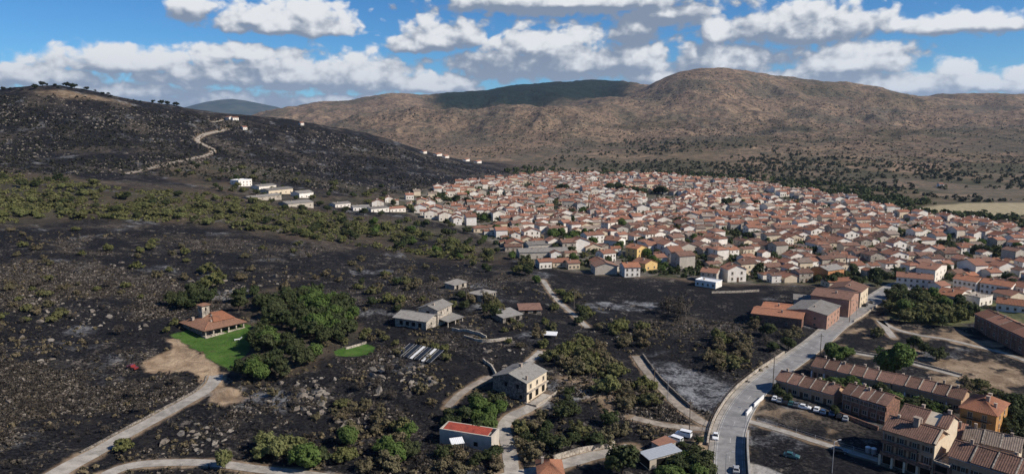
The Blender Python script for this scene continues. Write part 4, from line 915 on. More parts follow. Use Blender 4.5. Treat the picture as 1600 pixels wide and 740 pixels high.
# ------------------------------------------------------------------ houses along the upper road and the village edge
def vh(label, A, B, D, h, rise, roof, wm, rm, rows=2, n=3, side=True, ch=1, cat='house', kind='win'):
    wins = grid_wins(kind, 'f', [(i+.5)/n for i in range(n)], [1.5 + 2.8*k for k in range(rows)], 1.1, 1.3)
    if side: wins += grid_wins(kind, 'l', (.3, .7), [1.5 + 2.8*k for k in range(rows)], 1.0, 1.2)
    cz = h + rise*.7
    return house('village_house', label, A, B, D, h, rise, roof, wm, rm, cat=cat, group='houses of the village', wins=wins, chims=[(.3+.35*i, .42, cz, .7, 1.1) for i in range(ch)])
vh('long dark shed-like house with bright orange roof left of the brick house', (1252,514), (1258,502), 21, 4.6, 1.2, 'gy', W_BRICK, R_ORANGE, 1, 1)
vh('low white-ended house with orange roof, leftmost by the upper road', (1232,499), (1238,491), 12, 4.4, 1.2, 'gy', W_WHITE, R_ORANGE, 1, 1)
vh('brick house with grey roof at the road bend', (1291,515), (1311,499), 17, 6.6, 1.4, 'gx', W_PINK, R_GREY, 2, 4)
vh('tall pink house with brown roof beside the road', (1325,496), (1340,483), 17, 8.4, 1.8, 'gy', W_PINK, R_DARK, 2, 3)
vh('cream-fronted house with brown roof farther up the road', (1343,481), (1355,471), 15, 8.0, 1.8, 'gx', W_CREAM, R_DARK, 2, 3)
vh('low grey-roofed barn behind the orange-roofed houses', (1240,478), (1290,482), 8, 3.4, .8, 'mono', W_GREY, R_GREY, 1, 4)
vh('yellow gabled house near the edge of the burnt field', (995,403), (1011,400), 10, 6.2, 1.9, 'gy', W_YELL, R_ORANGE, 2, 2)
vh('white gabled house up-left of the yellow house', (965,386), (977,382), 11, 4.6, 1.8, 'gy', W_WHITE, R_TILE, 1, 2)
vh('white house with three rows of small windows left of the yellow house', (943,411), (962,409), 9, 6.2, 1.6, 'gx', W_WHITE, R_TILE, 2, 4)
vh('white house with red roof standing at the edge of the burnt field', (976,433), (1000,432), 11, 5.8, 1.8, 'gx', W_WHITE, R_ORANGE, 2, 3)
vh('cream gabled house with small windows below the yellow house', (1008,423), (1027,420), 11, 4.4, 1.9, 'gy', W_YELL, R_TILE, 1, 2)
vh('large white house with red roof right of the green garden', (917,381), (944,379), 10, 6.4, 1.8, 'gx', W_WHITE, R_TILE, 2, 4, ch=2)
vh('square white tower-like house in the middle of the village', (950,364), (965,362), 8, 8.5, 1.2, 'hip', W_WHITE, R_TILE, 3, 2)
vh('long grey-roofed store at the near left corner of the village', (812,404), (888,404), 13, 4.6, 1.6, 'gx', W_GREY, R_GREY, 1, 7)
vh('long grey-roofed store behind the nearest store', (826,394), (872,392), 11, 5.2, 1.6, 'gx', W_GREY, R_GREY, 1, 5)
vh('small white house below the grey-roofed stores', (843,420), (862,419), 8, 4.4, 1.2, 'gx', W_WHITE, R_TILE, 1, 3)
vh('low red-roofed house below the grey-roofed stores', (864,417), (890,417), 10, 3.2, 1.5, 'gx', W_CREAM, R_TILE, 1, 3)
vh('pale pink house with flat pitched roof right of the grey stores', (888,421), (906,420), 9, 4.0, 1.0, 'gx', W_CREAM, R_TILE, 1, 3)
vh('flat-roofed white building alone on the burnt field edge', (1086,446), (1118,451), 8, 3.2, 0, 'flat', W_WHITE, M_WHITE, 1, 4, cat='building')
vh('house with mauve-grey walls and red roof by the field edge', (1094,439), (1119,442), 10, 5.6, 1.6, 'gx', W_GREY, R_TILE, 2, 3)
vh('orange-walled house with grey roof near the road end', (1293,440), (1318,436), 11, 6.4, 1.6, 'gx', W_ORANGE, R_GREY, 1, 2)
vh('white cube-like house left of the orange-walled house', (1240,408), (1263,408), 9, 6.0, 0, 'flat', W_WHITE, W_PALE, 2, 3)
vh('low building with orange roof in front of the orange-walled house', (1296,450), (1335,448), 8, 3.2, 1.4, 'gx', W_CREAM, R_ORANGE, 1, 3)
vh('long white house with red roof at the road end', (1400,448), (1456,453), 11, 5.8, 1.8, 'gx', W_WHITE, R_TILE, 2, 6, ch=2)
vh('small white kiosk with flat roof at the road end', (1408,462), (1428,462), 6, 2.8, 0, 'flat', W_WHITE, W_GREY, 1, 2)
vh('red-roofed bungalow left in the row above the green park', (1434,468), (1464,472), 10, 3.4, 1.8, 'gx', W_PINK, R_ORANGE, 1, 3)
vh('red-roofed bungalow in the middle of the row above the green park', (1466,474), (1490,477), 10, 3.4, 1.8, 'gx', W_PINK, R_ORANGE, 1, 3)
vh('white gabled house with big windows above the park, right of the bungalows', (1496,478), (1514,470), 10, 4.6, 2.0, 'gy', W_WHITE, R_ORANGE, 1, 2)
vh('white villa with arches right of the gabled house', (1530,479), (1550,475), 8, 4.4, 0, 'flat', W_WHITE, W_PALE, 1, 3)
vh('red-roofed house at the right edge above the meadow', (1556,484), (1604,490), 10, 3.6, 1.8, 'gx', W_WHITE, R_ORANGE, 1, 4)
vh('two-storey white house with arcade, left of the long pair', (1488,452), (1524,458), 10, 6.2, 1.8, 'gx', W_WHITE, R_ORANGE, 2, 5)
vh('two-storey white house with arcade, right of the long pair', (1530,458), (1578,466), 10, 6.0, 1.8, 'gx', W_WHITE, R_ORANGE, 2, 6)
vh('tall white house with stepped gable right of the long white house', (1460,441), (1478,432), 10, 7.2, 1.6, 'gy', W_WHITE, R_TILE, 2, 3)

# farm buildings on the left slope
vh('bright white two-storey farmhouse alone on the left slope', (373,291), (394,291), 12, 6.2, 0, 'flat', W_WHITE, M_WHITE, 2, 4)
vh('white farm outbuilding right of the bright farmhouse', (405,297), (432,297), 12, 4.5, 1.0, 'gx', W_WHITE, R_GREY, 1, 4)
vh('long pale barn with flat grey roof in the farm group', (420,303), (458,303), 14, 4.5, 1.4, 'gx', W_CREAM, R_GREY, 1, 5)
vh('white gabled barn at the right of the farm group', (468,309), (490,309), 14, 5.0, 1.6, 'gx', W_WHITE, R_GREY, 1, 3)
vh('low stone ruin at the front of the farm group', (392,312), (440,312), 12, 3.2, 1.0, 'gx', W_PALE, R_GREY, 1, 4)
vh('large grey-roofed shed at the front right of the farm group', (450,323), (490,325), 18, 4.0, 1.4, 'gx', W_GREY, R_GREY, 1, 4)
for i, (px, py, wpx, lab) in enumerate(((524,324,24,'leftmost low white shed between farm and village'),(552,329,26,'low white shed with flat roof, second between farm and village'),(580,331,28,'long low white shed nearest the village on the left slope'),(610,331,24,'low red-roofed shed at the left end of the village'))):
    vh(lab, (px,py), (px+wpx,py), 11, 3.6, .9, 'gx', W_WHITE, R_GREY if i < 3 else R_TILE, 1, 4)
for i, (px, py, w, lab) in enumerate(((683,244,12,'white house highest on the spur behind the village'),(696,247,9,'small white house second on the far spur'),(728,252,9,'small white house third on the far spur'),(746,255,10,'small white house lowest on the far spur'),(662,240,8,'tiny white house left of the spur houses'),
      (364,188,14,'white house on the burnt ridge beside the track'),(380,203,10,'small white shed below the ridge house'),(470,196,8,'lone white hut on the skyline ridge'),(352,187,9,'small white hut left of the ridge house'),(1468,292,10,'lone white house on the lower mountain slope'))):
    vh(lab, (px,py), (px+w*.65,py), 7, 4.0, 1.2, 'gx', W_WHITE, R_TILE, 1, 2, side=False, ch=0)
vh('long white shed with flat roof at the far right edge of the village', (1277,322), (1306,323), 12, 4.5, .8, 'gx', W_WHITE, R_GREY, 1, 5)

def church():
    a, rz, L = frame2((990,292), (1012,292)); root = empty('church', a, rz); tag(root, 'village church with square white bell tower among the far roofs', 'church'); D, h = 12.0, 8.0
    part('wall', lambda V, F_: walls(V, F_, L, D, h, 2.6, 'gx', 2), W_CREAM, root); roof_parts(root, L, D, h, 2.6, 'gx', R_TILE, .5, .8)
    tw = part('bell_tower', lambda V, F_: box(V, F_, -6, 0, 2, 8, -2, 16), W_WHITE, root)
    part('tower_roof', lambda V, F_: [slope(V, F_, p, q, (-3,5,18.6), (-3,5,18.6), 1.0) for p, q in (((-6.4,1.6,16),(.4,1.6,16)), ((.4,1.6,16),(.4,8.4,16)), ((.4,8.4,16),(-6.4,8.4,16)), ((-6.4,8.4,16),(-6.4,1.6,16)))], R_TILE, tw)
    for x in (-4.3, -1.7): part('bell_opening', lambda V, F_: box(V, F_, x-.6, x+.6, 1.95, 2.05, 12, 14.6), M_HOLE, tw)
    for i in range(3): add('window', ME_WIN, root, ((i+.5)*L/3, 0, 4.2), 0, (1.2, 1, 2.6))
church()
# ------------------------------------------------------------------ the village: streets of tiled houses
def proto_house(L, D, h, rise, roof, wm, rm, nf, rows, seed):
    rr = random.Random(seed); root = empty('village_house', (0, 0, 0)); ws = []
    part('wall', lambda V, F_: walls(V, F_, L, D, h, rise, roof, 1.2), wm, root); roof_parts(root, L, D, h, rise, roof, rm, .4, .8)
    for k in range(rows):
        for i in range(nf): opening(root, 'win', 'f', (i+.5)*L/nf, 1.5 + 2.7*k, 1.05, 1.25, L, D)
        opening(root, 'win', 'r', D*rr.uniform(.3, .7), 1.5 + 2.7*k, 1.0, 1.2, L, D)
    opening(root, 'door', 'f', L*rr.uniform(.4, .6) + (.9 if nf % 2 else 0), 1.0, 1.1, 2.1, L, D)
    add('chimney', ME_CHIM, root, (L*rr.uniform(.25, .75), D*.4, h + rise*.75), 0, (.7, .7, 1.0))
    for o in [root] + list(root.children): o.location = o.location
    return root, (L, D)
PROTO = []
for i in range(20):
    rr = random.Random(100+i); L, D = rr.uniform(7.0, 11.5), rr.uniform(6.8, 9.4); h = rr.choice([3.0, 4.4, 5.4, 5.6, 6.0]); roof = ['gx','gy','gx','hip','gy'][i % 5]
    wm = [W_WHITE, W_WHITE, W_CREAM, W_WHITE, W_GREY, W_WHITE, W_CREAM, W_PALE][i % 8]
    wn = {W_WHITE: 'white', W_CREAM: 'cream', W_GREY: 'grey', W_PALE: 'pale stone'}[wm]
    rows = 1 if h < 4.5 else 2; rise = (D if roof == 'gx' else L if roof == 'gy' else min(L, D)) / 2 * rr.uniform(.30, .40)
    root, dim = proto_house(L, D, h, rise, roof, wm, [R_TILE, R_TILE, R_DARK, R_TILE, R_ORANGE, R_TILE, R_PALE, R_TILE, R_DARK, R_TILE][(i*3 + i//5) % 10], 3 if L > 9.8 else 2, rows, i)
    PROTO.append((root, dim, h, rise, roof, wm, f'{"low" if rows == 1 else "two-storey"} {wn} {"hip-roofed" if roof == "hip" else "gabled"} house'))
heroes = [(o.location.x, o.location.y) for o in col.objects if o.parent is None and o.type == 'EMPTY' and o.name.split('.')[0] == 'village_house' and 'label' in o]
HN = np.array(heroes)
VILLAGE_TREES = [((720,318),26), ((700,312),16), ((905,372),20), ((890,385),16), ((958,298),20), ((985,300),16), ((1010,303),22), ((880,300),16), ((760,345),14), ((1130,318),9), ((1045,352),12), ((1420,362),14), ((1265,398),10), ((1160,372),9), ((835,330),12), ((1545,395),14), ((1345,442),22), ((1250,318),10), ((1060,380),9)]
VT = [(P(*p), r) for p, r in VILLAGE_TREES]
vp = Z['village']; ang = R(12); ca, sa = math.cos(ang), math.sin(ang); spots = []
c0_ = vp.mean(0); rv = random.Random(5)
# rows of houses set back to back, lanes between every pair of rows; the lanes bend with the ground
for j in range(-52, 53):
    yy = (j // 2)*24.5 + (j % 2)*9.6; xx = -760 + rv.uniform(0, 9)
    while xx < 760:
        wd = rv.choice([7.2, 8.2, 9.2, 10.2, 11.6]); xx += wd/2
        gx_, gy_ = xx, yy + rv.uniform(-1.2, 1.2)
        spots.append((c0_[0] + gx_*ca - gy_*sa, c0_[1] + gx_*sa + gy_*ca)); xx += wd/2 + (rv.uniform(5, 14) if rv.random() < .22 else rv.uniform(-.2, 1.2))
SPT = np.array(spots)
def bend(p): return p + np.column_stack([26*fbm(p[:, 0], p[:, 1], 210, 2), 30*fbm(p[:, 0]+400, p[:, 1], 210, 2)])
_s0 = SPT + np.array([ca, sa])*4.0; _b1 = bend(_s0); SPT = bend(SPT); SANG = np.arctan2(_b1[:, 1]-SPT[:, 1], _b1[:, 0]-SPT[:, 0]); SKEY = {(round(p[0], 3), round(p[1], 3)): a_ for p, a_ in zip(SPT, SANG)}
ins = sdist(SPT[:, 0], SPT[:, 1], vp); SPT = SPT[ins + 14*fbm(SPT[:, 0], SPT[:, 1], 60, 3) > 6]
SPT = SPT[dist_line(SPT[:, 0], SPT[:, 1], ROADL['main_road'][0]) > 13]
dh = np.min(np.hypot(SPT[:, None, 0]-HN[None, :, 0]-4, SPT[:, None, 1]-HN[None, :, 1]-4), 1); SPT = SPT[dh > 15]
for p, r in VT: SPT = SPT[np.hypot(SPT[:, 0]-p.x, SPT[:, 1]-p.y) > r*.8]
open_ = fbm(SPT[:, 0], SPT[:, 1], 70, 3); left_ = 1 - sstep(SPT[:, 0], -150, 20)
keep = (open_ + rng.uniform(-.22, .22, len(SPT)) - left_*.20) > -0.24; SPT = SPT[keep]
vis = np.abs(SPT[:, 0] / SPT[:, 1]) < 0.74; SPT = SPT[vis]
SPT = SPT[np.argsort(np.hypot(SPT[:, 0], SPT[:, 1]))]
def village_zone(px, py):
    if py > 400: return 'by the burnt field' if px < 1150 else ('by the road end' if px < 1400 else 'above the green park')
    if py > 370: return 'behind the yellow house' if px < 1080 else ('left of the orange-walled house' if px < 1330 else 'behind the long white house')
    if py > 345: return 'around the square white tower-house' if px < 1000 else ('in the village middle rows' if px < 1250 else 'in the right middle rows')
    return 'in the far left rows' if px < 900 else ('in the far rows' if px < 1250 else 'in the far right rows')
used = set(); rest = []
N_IND = 290
for n_, (x, y) in enumerate(SPT):
    k = rv.randrange(len(PROTO)); root, (L, D), h, rise, roof, wm, what = PROTO[k]
    z = gz(x, y); px, py = to_pix((x, y, z)); a = SKEY[(round(x, 3), round(y, 3))] + rv.choice([0, 0, 0, math.pi, math.pi, math.pi, math.pi/2, -math.pi/2]) + rv.uniform(-.06, .06); s = rv.choice([.72, .85, .95, 1.0, 1.08, 1.2])
    # centre the footprint on the plot
    ox, oy = -L/2*s, -D/2*s; lx, ly = x + ox*math.cos(a) - oy*math.sin(a), y + ox*math.sin(a) + oy*math.cos(a)
    if n_ < N_IND:
        o = root if k not in used else copy_tree(root); used.add(k)
        o.location = (lx, ly, z + .1); o.rotation_euler.z = a; o.scale = (s, s, s * rv.uniform(.9, 1.1))
        o['category'] = 'house'; o['group'] = 'houses of the village'; rank_later(o, what, village_zone(px, py))
    else: rest.append((lx, ly, z, a, s, k))
for k, pr in enumerate(PROTO):
    if k not in used:
        for c in list(pr[0].children): bpy.data.objects.remove(c)
        bpy.data.objects.remove(pr[0])
# the many farther houses, past the count that can be told apart
mats_ = [W_WHITE, W_CREAM, W_GREY, W_PALE, R_TILE, R_ORANGE, M_GLASS]
def tinted(name, c0, c1):
    m, t, b = mat(name, .9, .1); n = t.noise(wpos(t), .055, 2, .5); n2 = t.noise(wpos(t), .6, 3, .6); t.put(b.inputs['Base Color'], t.mix(t.ss(t.m('ADD', t.m('MULTIPLY', n, .65), t.m('MULTIPLY', n2, .35)), .35, .65), c0, c1)); return m
mats_[4] = tinted('far_tiles', (.19, .090, .060), (.335, .165, .108)); mats_[5] = tinted('far_orange_tiles', (.20, .09, .058), (.33, .16, .105)); mats_ += [tinted('far_brown_tiles', (.10, .062, .048), (.19, .115, .085)), tinted('far_pale_tiles', (.19, .145, .115), (.29, .23, .18))]; mats_[0] = tinted('far_whitewash', (.60, .52, .42), (.80, .75, .67))
V_, F__, MI = [], [], []
for (lx, ly, z, a, s, k) in rest:
    _, (L, D), h, rise, roof, wm, _w = PROTO[k]; v, f = [], []; walls(v, f, L, D, h, rise, roof, 1.0); nw = len(f); mi = [mats_.index(wm) if wm in mats_ else 0]*nw
    o = .4
    if roof == 'gy': q = [((-o,D+o,h),(-o,-o,h),(L/2,-o,h+rise+.25),(L/2,D+o,h+rise+.25)), ((L+o,-o,h),(L+o,D+o,h),(L/2,D+o,h+rise+.25),(L/2,-o,h+rise+.25))]
    elif roof == 'gx': q = [((-o,-o,h),(L+o,-o,h),(L+o,D/2,h+rise+.25),(-o,D/2,h+rise+.25)), ((L+o,D+o,h),(-o,D+o,h),(-o,D/2,h+rise+.25),(L+o,D/2,h+rise+.25))]
    else: q = [((-o,-o,h),(L+o,-o,h),(L/2+1,D/2,h+rise+.25),(L/2-1,D/2,h+rise+.25)), ((L+o,D+o,h),(-o,D+o,h),(L/2-1,D/2,h+rise+.25),(L/2+1,D/2,h+rise+.25)), ((L+o,-o,h),(L+o,D+o,h),(L/2+1,D/2,h+rise+.25)), ((-o,D+o,h),(-o,-o,h),(L/2-1,D/2,h+rise+.25))]
    for qq in q: b0 = len(v); v += list(qq); f.append(tuple(range(b0, b0+len(qq)))); mi.append((4, 4, 7, 4, 5, 4, 8, 4)[(k*3 + k//5 + int(lx)) % 8])
    for side in range(2):
        for i in range(3):
            u = (i+.5)*L/3; b0 = len(f); yy = -.04 if side == 0 else D+.04; k0 = len(v)
            v += [(u-.5,yy,1.2),(u+.5,yy,1.2),(u+.5,yy,2.5),(u-.5,yy,2.5)]; f.append((k0,k0+1,k0+2,k0+3)); mi.append(6)
    box(v, f, L*.4, L*.4+.7, D*.4, D*.4+.7, h, h+rise+1.0); mi += [0]*6
    b0 = len(V_); c, sn = math.cos(a), math.sin(a)
    V_ += [(lx + s*(p[0]*c - p[1]*sn), ly + s*(p[0]*sn + p[1]*c), z + s*p[2]) for p in v]; F__ += [tuple(i+b0 for i in ff) for ff in f]; MI += mi
if rest: tag(add('far_village_houses', mesh('far_village_houses', V_, F__, mats_, MI)), 'crowded far rows of tiled houses at the back of the village', 'houses', kind='stuff')
print('village', len(SPT), 'rest', len(rest))

# ------------------------------------------------------------------ trees and shrubs
def leaf_material(name, c0, c1, c2, tr=0.25):
    m, t, b = mat(name, .75, .15); p = wpos(t); n = t.noise(p, .5, 3, .6, dim='3D'); r = orand(t)
    c = t.mix(t.ss(n, .3, .7), c0, c1); c = t.mix(t.m('MULTIPLY', r, .55), c, c2); t.put(b.inputs['Base Color'], c)
    tb = t.new('ShaderNodeBsdfTranslucent'); t.put(tb.inputs['Color'], c); mx = t.new('ShaderNodeMixShader'); mx.inputs[0].default_value = tr
    t.l.new(b.outputs[0], mx.inputs[1]); t.l.new(tb.outputs[0], mx.inputs[2]); t.l.new(mx.outputs[0], t.n['Material Output'].inputs['Surface']); return m
LEAF = {'oak': leaf_material('oak_leaves', (.032, .046, .018), (.066, .082, .030), (.080, .084, .038)),
 'olive': leaf_material('olive_leaves', (.095, .105, .036), (.170, .168, .060), (.125, .11, .058)),
 'scorched': leaf_material('scorched_leaves', (.115, .092, .056), (.195, .154, .090), (.125, .122, .062)),
 'bright': leaf_material('bright_leaves', (.058, .100, .022), (.115, .160, .042), (.09, .12, .038)),
 'pine': leaf_material('pine_needles', (.016, .024, .012), (.034, .042, .018), (.03, .03, .02)),
 'grey': leaf_material('pale_leaves', (.125, .140, .050), (.200, .205, .078), (.15, .145, .065)),
 'dead': leaf_material('dead_twigs', (.055, .045, .036), (.095, .077, .060), (.07, .06, .05), .1)}
M_BARK = plain('bark', (.060, .046, .036), .95, .1); M_CHAR = plain('charred_bark', (.018, .016, .015), .95, .1)
def crown_mesh(kind, seed, nclump=60, per=42, leaf=.055, shape=(.5, .5, .40), base=.22, hollow=.35):
    r = np.random.default_rng(seed); d = r.normal(size=(nclump, 3)); d /= np.linalg.norm(d, axis=1)[:, None]
    rad = (hollow + (1-hollow)*r.random(nclump)**.5); nl = r.integers(4, 7); la = r.uniform(0, 6.28, nl); lq = r.uniform(.25, .55, nl); lc = np.column_stack([np.cos(la)*lq*shape[0], np.sin(la)*lq*shape[1], r.uniform(-.35, .45, nl)*shape[2]]); ls = r.uniform(.50, .80, nl); li = r.integers(0, nl, nclump)
    cs = lc[li] + d * (rad*ls[li])[:, None] * np.array(shape); cs[:, 2] = np.where(cs[:, 2] < 0, cs[:, 2]*.75, cs[:, 2]) + base + shape[2]*.75
    cr = r.uniform(.08, .16, nclump); n = nclump*per; ci = np.repeat(np.arange(nclump), per)
    o = r.normal(size=(n, 3)); o /= np.linalg.norm(o, axis=1)[:, None]; ctr = cs[ci] + o*(cr[ci]*r.random(n)**.4)[:, None]*np.array([1, 1, .8])
    out = ctr - np.array([0, 0, base + shape[2]*.6]); out /= np.linalg.norm(out, axis=1)[:, None] + 1e-9
    nr = out*.7 + o*.6 + r.normal(size=(n, 3))*.55 + np.array([0, 0, .25]); nr /= np.linalg.norm(nr, axis=1)[:, None]
    u = np.cross(nr, r.normal(size=(n, 3))); u /= np.linalg.norm(u, axis=1)[:, None]; v = np.cross(nr, u); s = (leaf*r.uniform(.6, 1.25, n))[:, None]
    V = np.stack([ctr-u*s, ctr-v*s*.7, ctr+u*s, ctr+v*s*.7], 1).reshape(-1, 3); Q = np.arange(n*4).reshape(-1, 4)
    return npmesh(kind + '_crown', V, Q, LEAF[kind])
def trunk_mesh(seed, m, top=.5, r0=.035, limbs=5, spread=.3, stem=True):
    rr = random.Random(seed); V, F_ = [], []; b = Vector((0, 0, -.08)); f = Vector((rr.uniform(-.03, .03), rr.uniform(-.03, .03), top*.5))
    tube(V, F_, b, f, r0*1.2, r0*.85, 6); tube(V, F_, f, (f.x*1.5, f.y*1.5, top), r0*.85, r0*.45, 6)
    for i in range(limbs):
        a = 6.28*i/limbs + rr.uniform(-.4, .4); e = Vector((math.cos(a)*spread*rr.uniform(.7, 1.1), math.sin(a)*spread*rr.uniform(.7, 1.1), top*rr.uniform(.9, 1.4)))
        k = f.lerp(e, .5) + Vector((0, 0, .03)); tube(V, F_, f, k, r0*.5, r0*.36, 5); tube(V, F_, k, e, r0*.36, r0*.14, 5)
    return mesh('trunk', V, F_, m)
TP = {}
for kind, var, args in (('oak', 4, dict(shape=(.50,.50,.40), base=.20, leaf=.050, nclump=85, per=40)), ('olive', 4, dict(shape=(.62,.62,.40), base=.12, leaf=.060, nclump=75, per=38)),
   ('scorched', 4, dict(shape=(.60,.60,.38), base=.10, leaf=.050, nclump=56, per=30)), ('bright', 3, dict(shape=(.46,.46,.42), base=.16, leaf=.046, nclump=170, per=44)),
   ('pine', 3, dict(shape=(.42,.42,.30), base=.22, leaf=.055, nclump=46, per=34)), ('grey', 3, dict(shape=(.60,.60,.42), base=.10, leaf=.048, nclump=95, per=40)), ('dead', 3, dict(shape=(.50,.50,.42), base=.16, leaf=.030, nclump=60, per=22))):
    TP[kind] = [(crown_mesh(kind, 31*i + len(kind), **args), trunk_mesh(i + 7, M_CHAR if kind in ('scorched', 'dead') else M_BARK, top=.42 if kind != 'pine' else .66, limbs=6 if kind == 'dead' else 5)) for i in range(var)]
tr_rng = random.Random(77); N_TREES = 0
TREE_PTS = []
def tree(kind, x, y, h, what, where, group, name='tree', wide=1.0):
    global N_TREES; N_TREES += 1
    cm, tm = tr_rng.choice(TP[kind]); o = empty(name, (x, y, gz(x, y) - (.05 if kind != 'pine' else .7)), tr_rng.uniform(0, 6.28)); w = h*wide*tr_rng.uniform(.88, 1.15); o.scale = (w, w*tr_rng.uniform(.9, 1.1), h)
    add('crown', cm, o); add('trunk', tm, o); o['category'] = 'tree' if 'tree' in name or 'oak' in name else 'shrub'; o['group'] = group; rank_later(o, what, where); TREE_PTS.append((x, y, w*.6)); return o
def in_px(poly, n, mind, tries=12):
    """points spread over the land inside a photo polygon, mind metres apart"""
    out = np.zeros((0, 2)); t = 0
    while len(out) < n and t < tries:
        t += 1
        for w in seen_points(poly, n*4):
            if len(out) >= n: break
            if not len(out) or np.min(np.hypot(out[:, 0]-w[0], out[:, 1]-w[1])) > mind: out = np.vstack([out, w])
    return [tuple(w) for w in out]
_RA = np.vstack([ln for ln, w in ROADL.values()]); _RW = np.concatenate([np.full(len(ln), w/2) for ln, w in ROADL.values()])
def clear(x, y, d=1.5): return bool((np.hypot(_RA[:, 0]-x, _RA[:, 1]-y) - _RW).min() > d) and all(sdist(np.array([x]), np.array([y]), Z[k])[0] < 0 for k in ('lawn', 'lawn_small', 'gravel', 'sand', 'ash_field'))
def grove(poly, n, kinds, h0, h1, mind, what, where, group, name='tree', wide=1.0):
    for i, (x, y) in enumerate(in_px(poly, n, mind)):
        if clear(x, y): k = tr_rng.choice(kinds); tree(k, x, y, tr_rng.uniform(h0, h1), what[k] if isinstance(what, dict) else what, where, group, name, wide)
def single(kind, px, py, h, what, where, group='single trees', name='tree', wide=1.0):
    p = P(px, py); return tree(kind, p.x, p.y, h, what, where, group, name, wide)
# wood around the villa
grove([(345,474),(400,462),(470,455),(545,474),(572,505),(530,545),(470,575),(425,596),(398,604),(376,598),(396,560),(404,522),(386,492)], 62, ['oak','oak','oak','bright'], 6.0, 9.5, 3.9, {'oak': 'dark green holm oak', 'bright': 'fresher green oak'}, 'in the wood beside the villa lawn', 'wood beside the villa', 'oak_tree', .92)
grove([(262,478),(300,462),(350,462),(348,474),(285,486)], 9, ['oak'], 5.5, 8, 4.0, 'dark oak', 'behind the tower villa', 'trees behind the villa', 'oak_tree')
for px, py, h in ((262,520,3.2),(300,516,1.6),(275,508,3.6)): single('olive', px, py, h, 'rounded garden shrub', 'at the left side of the villa', 'shrubs at the villa', 'garden_shrub')
for px, py, h, k in ((330,450,10,'olive'),(322,428,8,'olive'),(340,440,8,'olive'),(170,392,6,'olive'),(290,398,6,'olive')): single(k, px, py, h, 'olive-green tree', 'on the black slope above the villa', 'trees above the villa', 'tree', .75)
grove([(500,540),(520,530),(560,518),(600,524),(602,534),(586,535),(558,530),(520,544)], 7, ['olive','scorched'], 3, 5, 3, {'olive': 'olive shrub', 'scorched': 'browned shrub'}, 'around the small lawn', 'shrubs by the small lawn', 'shrub')
# green band across the left slope
GB = [(-30,268),(60,276),(200,296),(330,304),(420,322),(520,334),(620,350),(720,378),(780,405),(700,405),(560,384),(440,366),(300,350),(170,342),(60,346),(-30,352)]
grove(GB, 190, ['olive','olive','olive','oak','grey'], 3.4, 6.8, 5.0, {'olive': 'olive-green shrub', 'oak': 'darker oak', 'grey': 'pale green shrub'}, 'in the green band across the slope', 'green band of shrubs', 'shrub', 1.15)
grove([(250,258),(330,254),(420,264),(520,284),(640,302),(720,312),(690,340),(600,326),(500,318),(350,300),(262,282)], 60, ['oak','oak','olive'], 4.5, 7.5, 8, {'oak': 'dark tree', 'olive': 'olive-green tree'}, 'around the farm on the left slope', 'trees around the farm', 'tree')
grove([(560,340),(700,350),(800,395),(850,425),(840,445),(760,425),(640,385),(540,360)], 42, ['oak','oak','bright','olive'], 4.5, 8, 6, {'oak': 'dark oak', 'olive': 'olive-green tree', 'bright': 'fresh green tree'}, 'along the left village edge', 'trees at the village edge', 'tree')
grove([(0,355),(200,360),(420,372),(600,400),(700,430),(640,460),(420,450),(200,440),(60,430),(-20,400)], 46, ['olive','scorched','scorched'], 3.0, 5.5, 9, {'olive': 'olive-green shrub', 'scorched': 'half-burnt brown shrub'}, 'on the black slope below the green band', 'scattered shrubs on the burnt slope', 'shrub')
grove([(0,440),(200,440),(250,460),(160,500),(0,520)], 26, ['scorched','dead','olive'], 2.5, 4.8, 6, {'olive': 'olive-green shrub', 'scorched': 'browned shrub', 'dead': 'bare burnt shrub'}, 'on the rocky ground left of the villa', 'shrubs left of the villa', 'shrub')
# lower middle
for px, py, h, k in ((408,712,6.0,'grey'),(438,716,7.2,'grey'),(420,700,6.5,'grey'),(455,712,6,'grey'),(478,732,7.5,'bright'),(496,728,6,'oak')): single(k, px, py, h, 'pale leafy bush' if k == 'grey' else 'green round tree', 'at the lower track', 'bushes by the lower track', 'bush')
grove([(525,690),(560,664),(610,664),(645,690),(640,730),(580,742),(530,728)], 12, ['olive','bright','scorched','oak'], 4.5, 7.5, 4, {'olive': 'olive-green bush', 'bright': 'green bush', 'scorched': 'browned bush', 'oak': 'dark oak bush'}, 'in the clump at the bottom centre', 'clump at the bottom centre', 'bush')
grove([(525,640),(575,625),(580,650),(540,658)], 5, ['olive','scorched'], 3.5, 5, 3, {'olive': 'olive shrub', 'scorched': 'scorched shrub'}, 'above the bottom centre clump', 'shrubs above the clump', 'shrub')
grove([(160,700),(200,690),(200,720),(150,722)], 4, ['scorched','olive'], 3, 4.5, 3, {'olive': 'olive shrub', 'scorched': 'scorched shrub'}, 'between the two tracks at lower left', 'shrubs between the tracks', 'shrub')
single('grey', 352, 732, 6.5, 'pale yellowish bush', 'on the lower track edge', 'bushes by the lower track', 'bush', .6)
grove([(700,650),(740,632),(784,640),(784,690),(770,700),(700,668)], 13, ['oak','bright','oak'], 4.5, 7, 3.6, {'oak': 'dark oak', 'bright': 'green tree'}, 'around the red-roofed building', 'trees by the red-roofed building', 'oak_tree')
grove([(688,712),(770,722),(775,745),(690,740)], 8, ['scorched','oak'], 3.5, 5.5, 3.5, {'oak': 'dark bush', 'scorched': 'browned bush'}, 'in front of the red-roofed building', 'bushes in front of the red roof', 'bush')
grove([(860,562),(900,535),(940,545),(966,572),(958,592),(900,585),(866,580)], 24, ['scorched','olive','scorched'], 4.5, 7.5, 4, {'olive': 'olive-brown bush', 'scorched': 'browned bush'}, 'in the thicket right of the stone house', 'thicket by the stone house', 'bush')
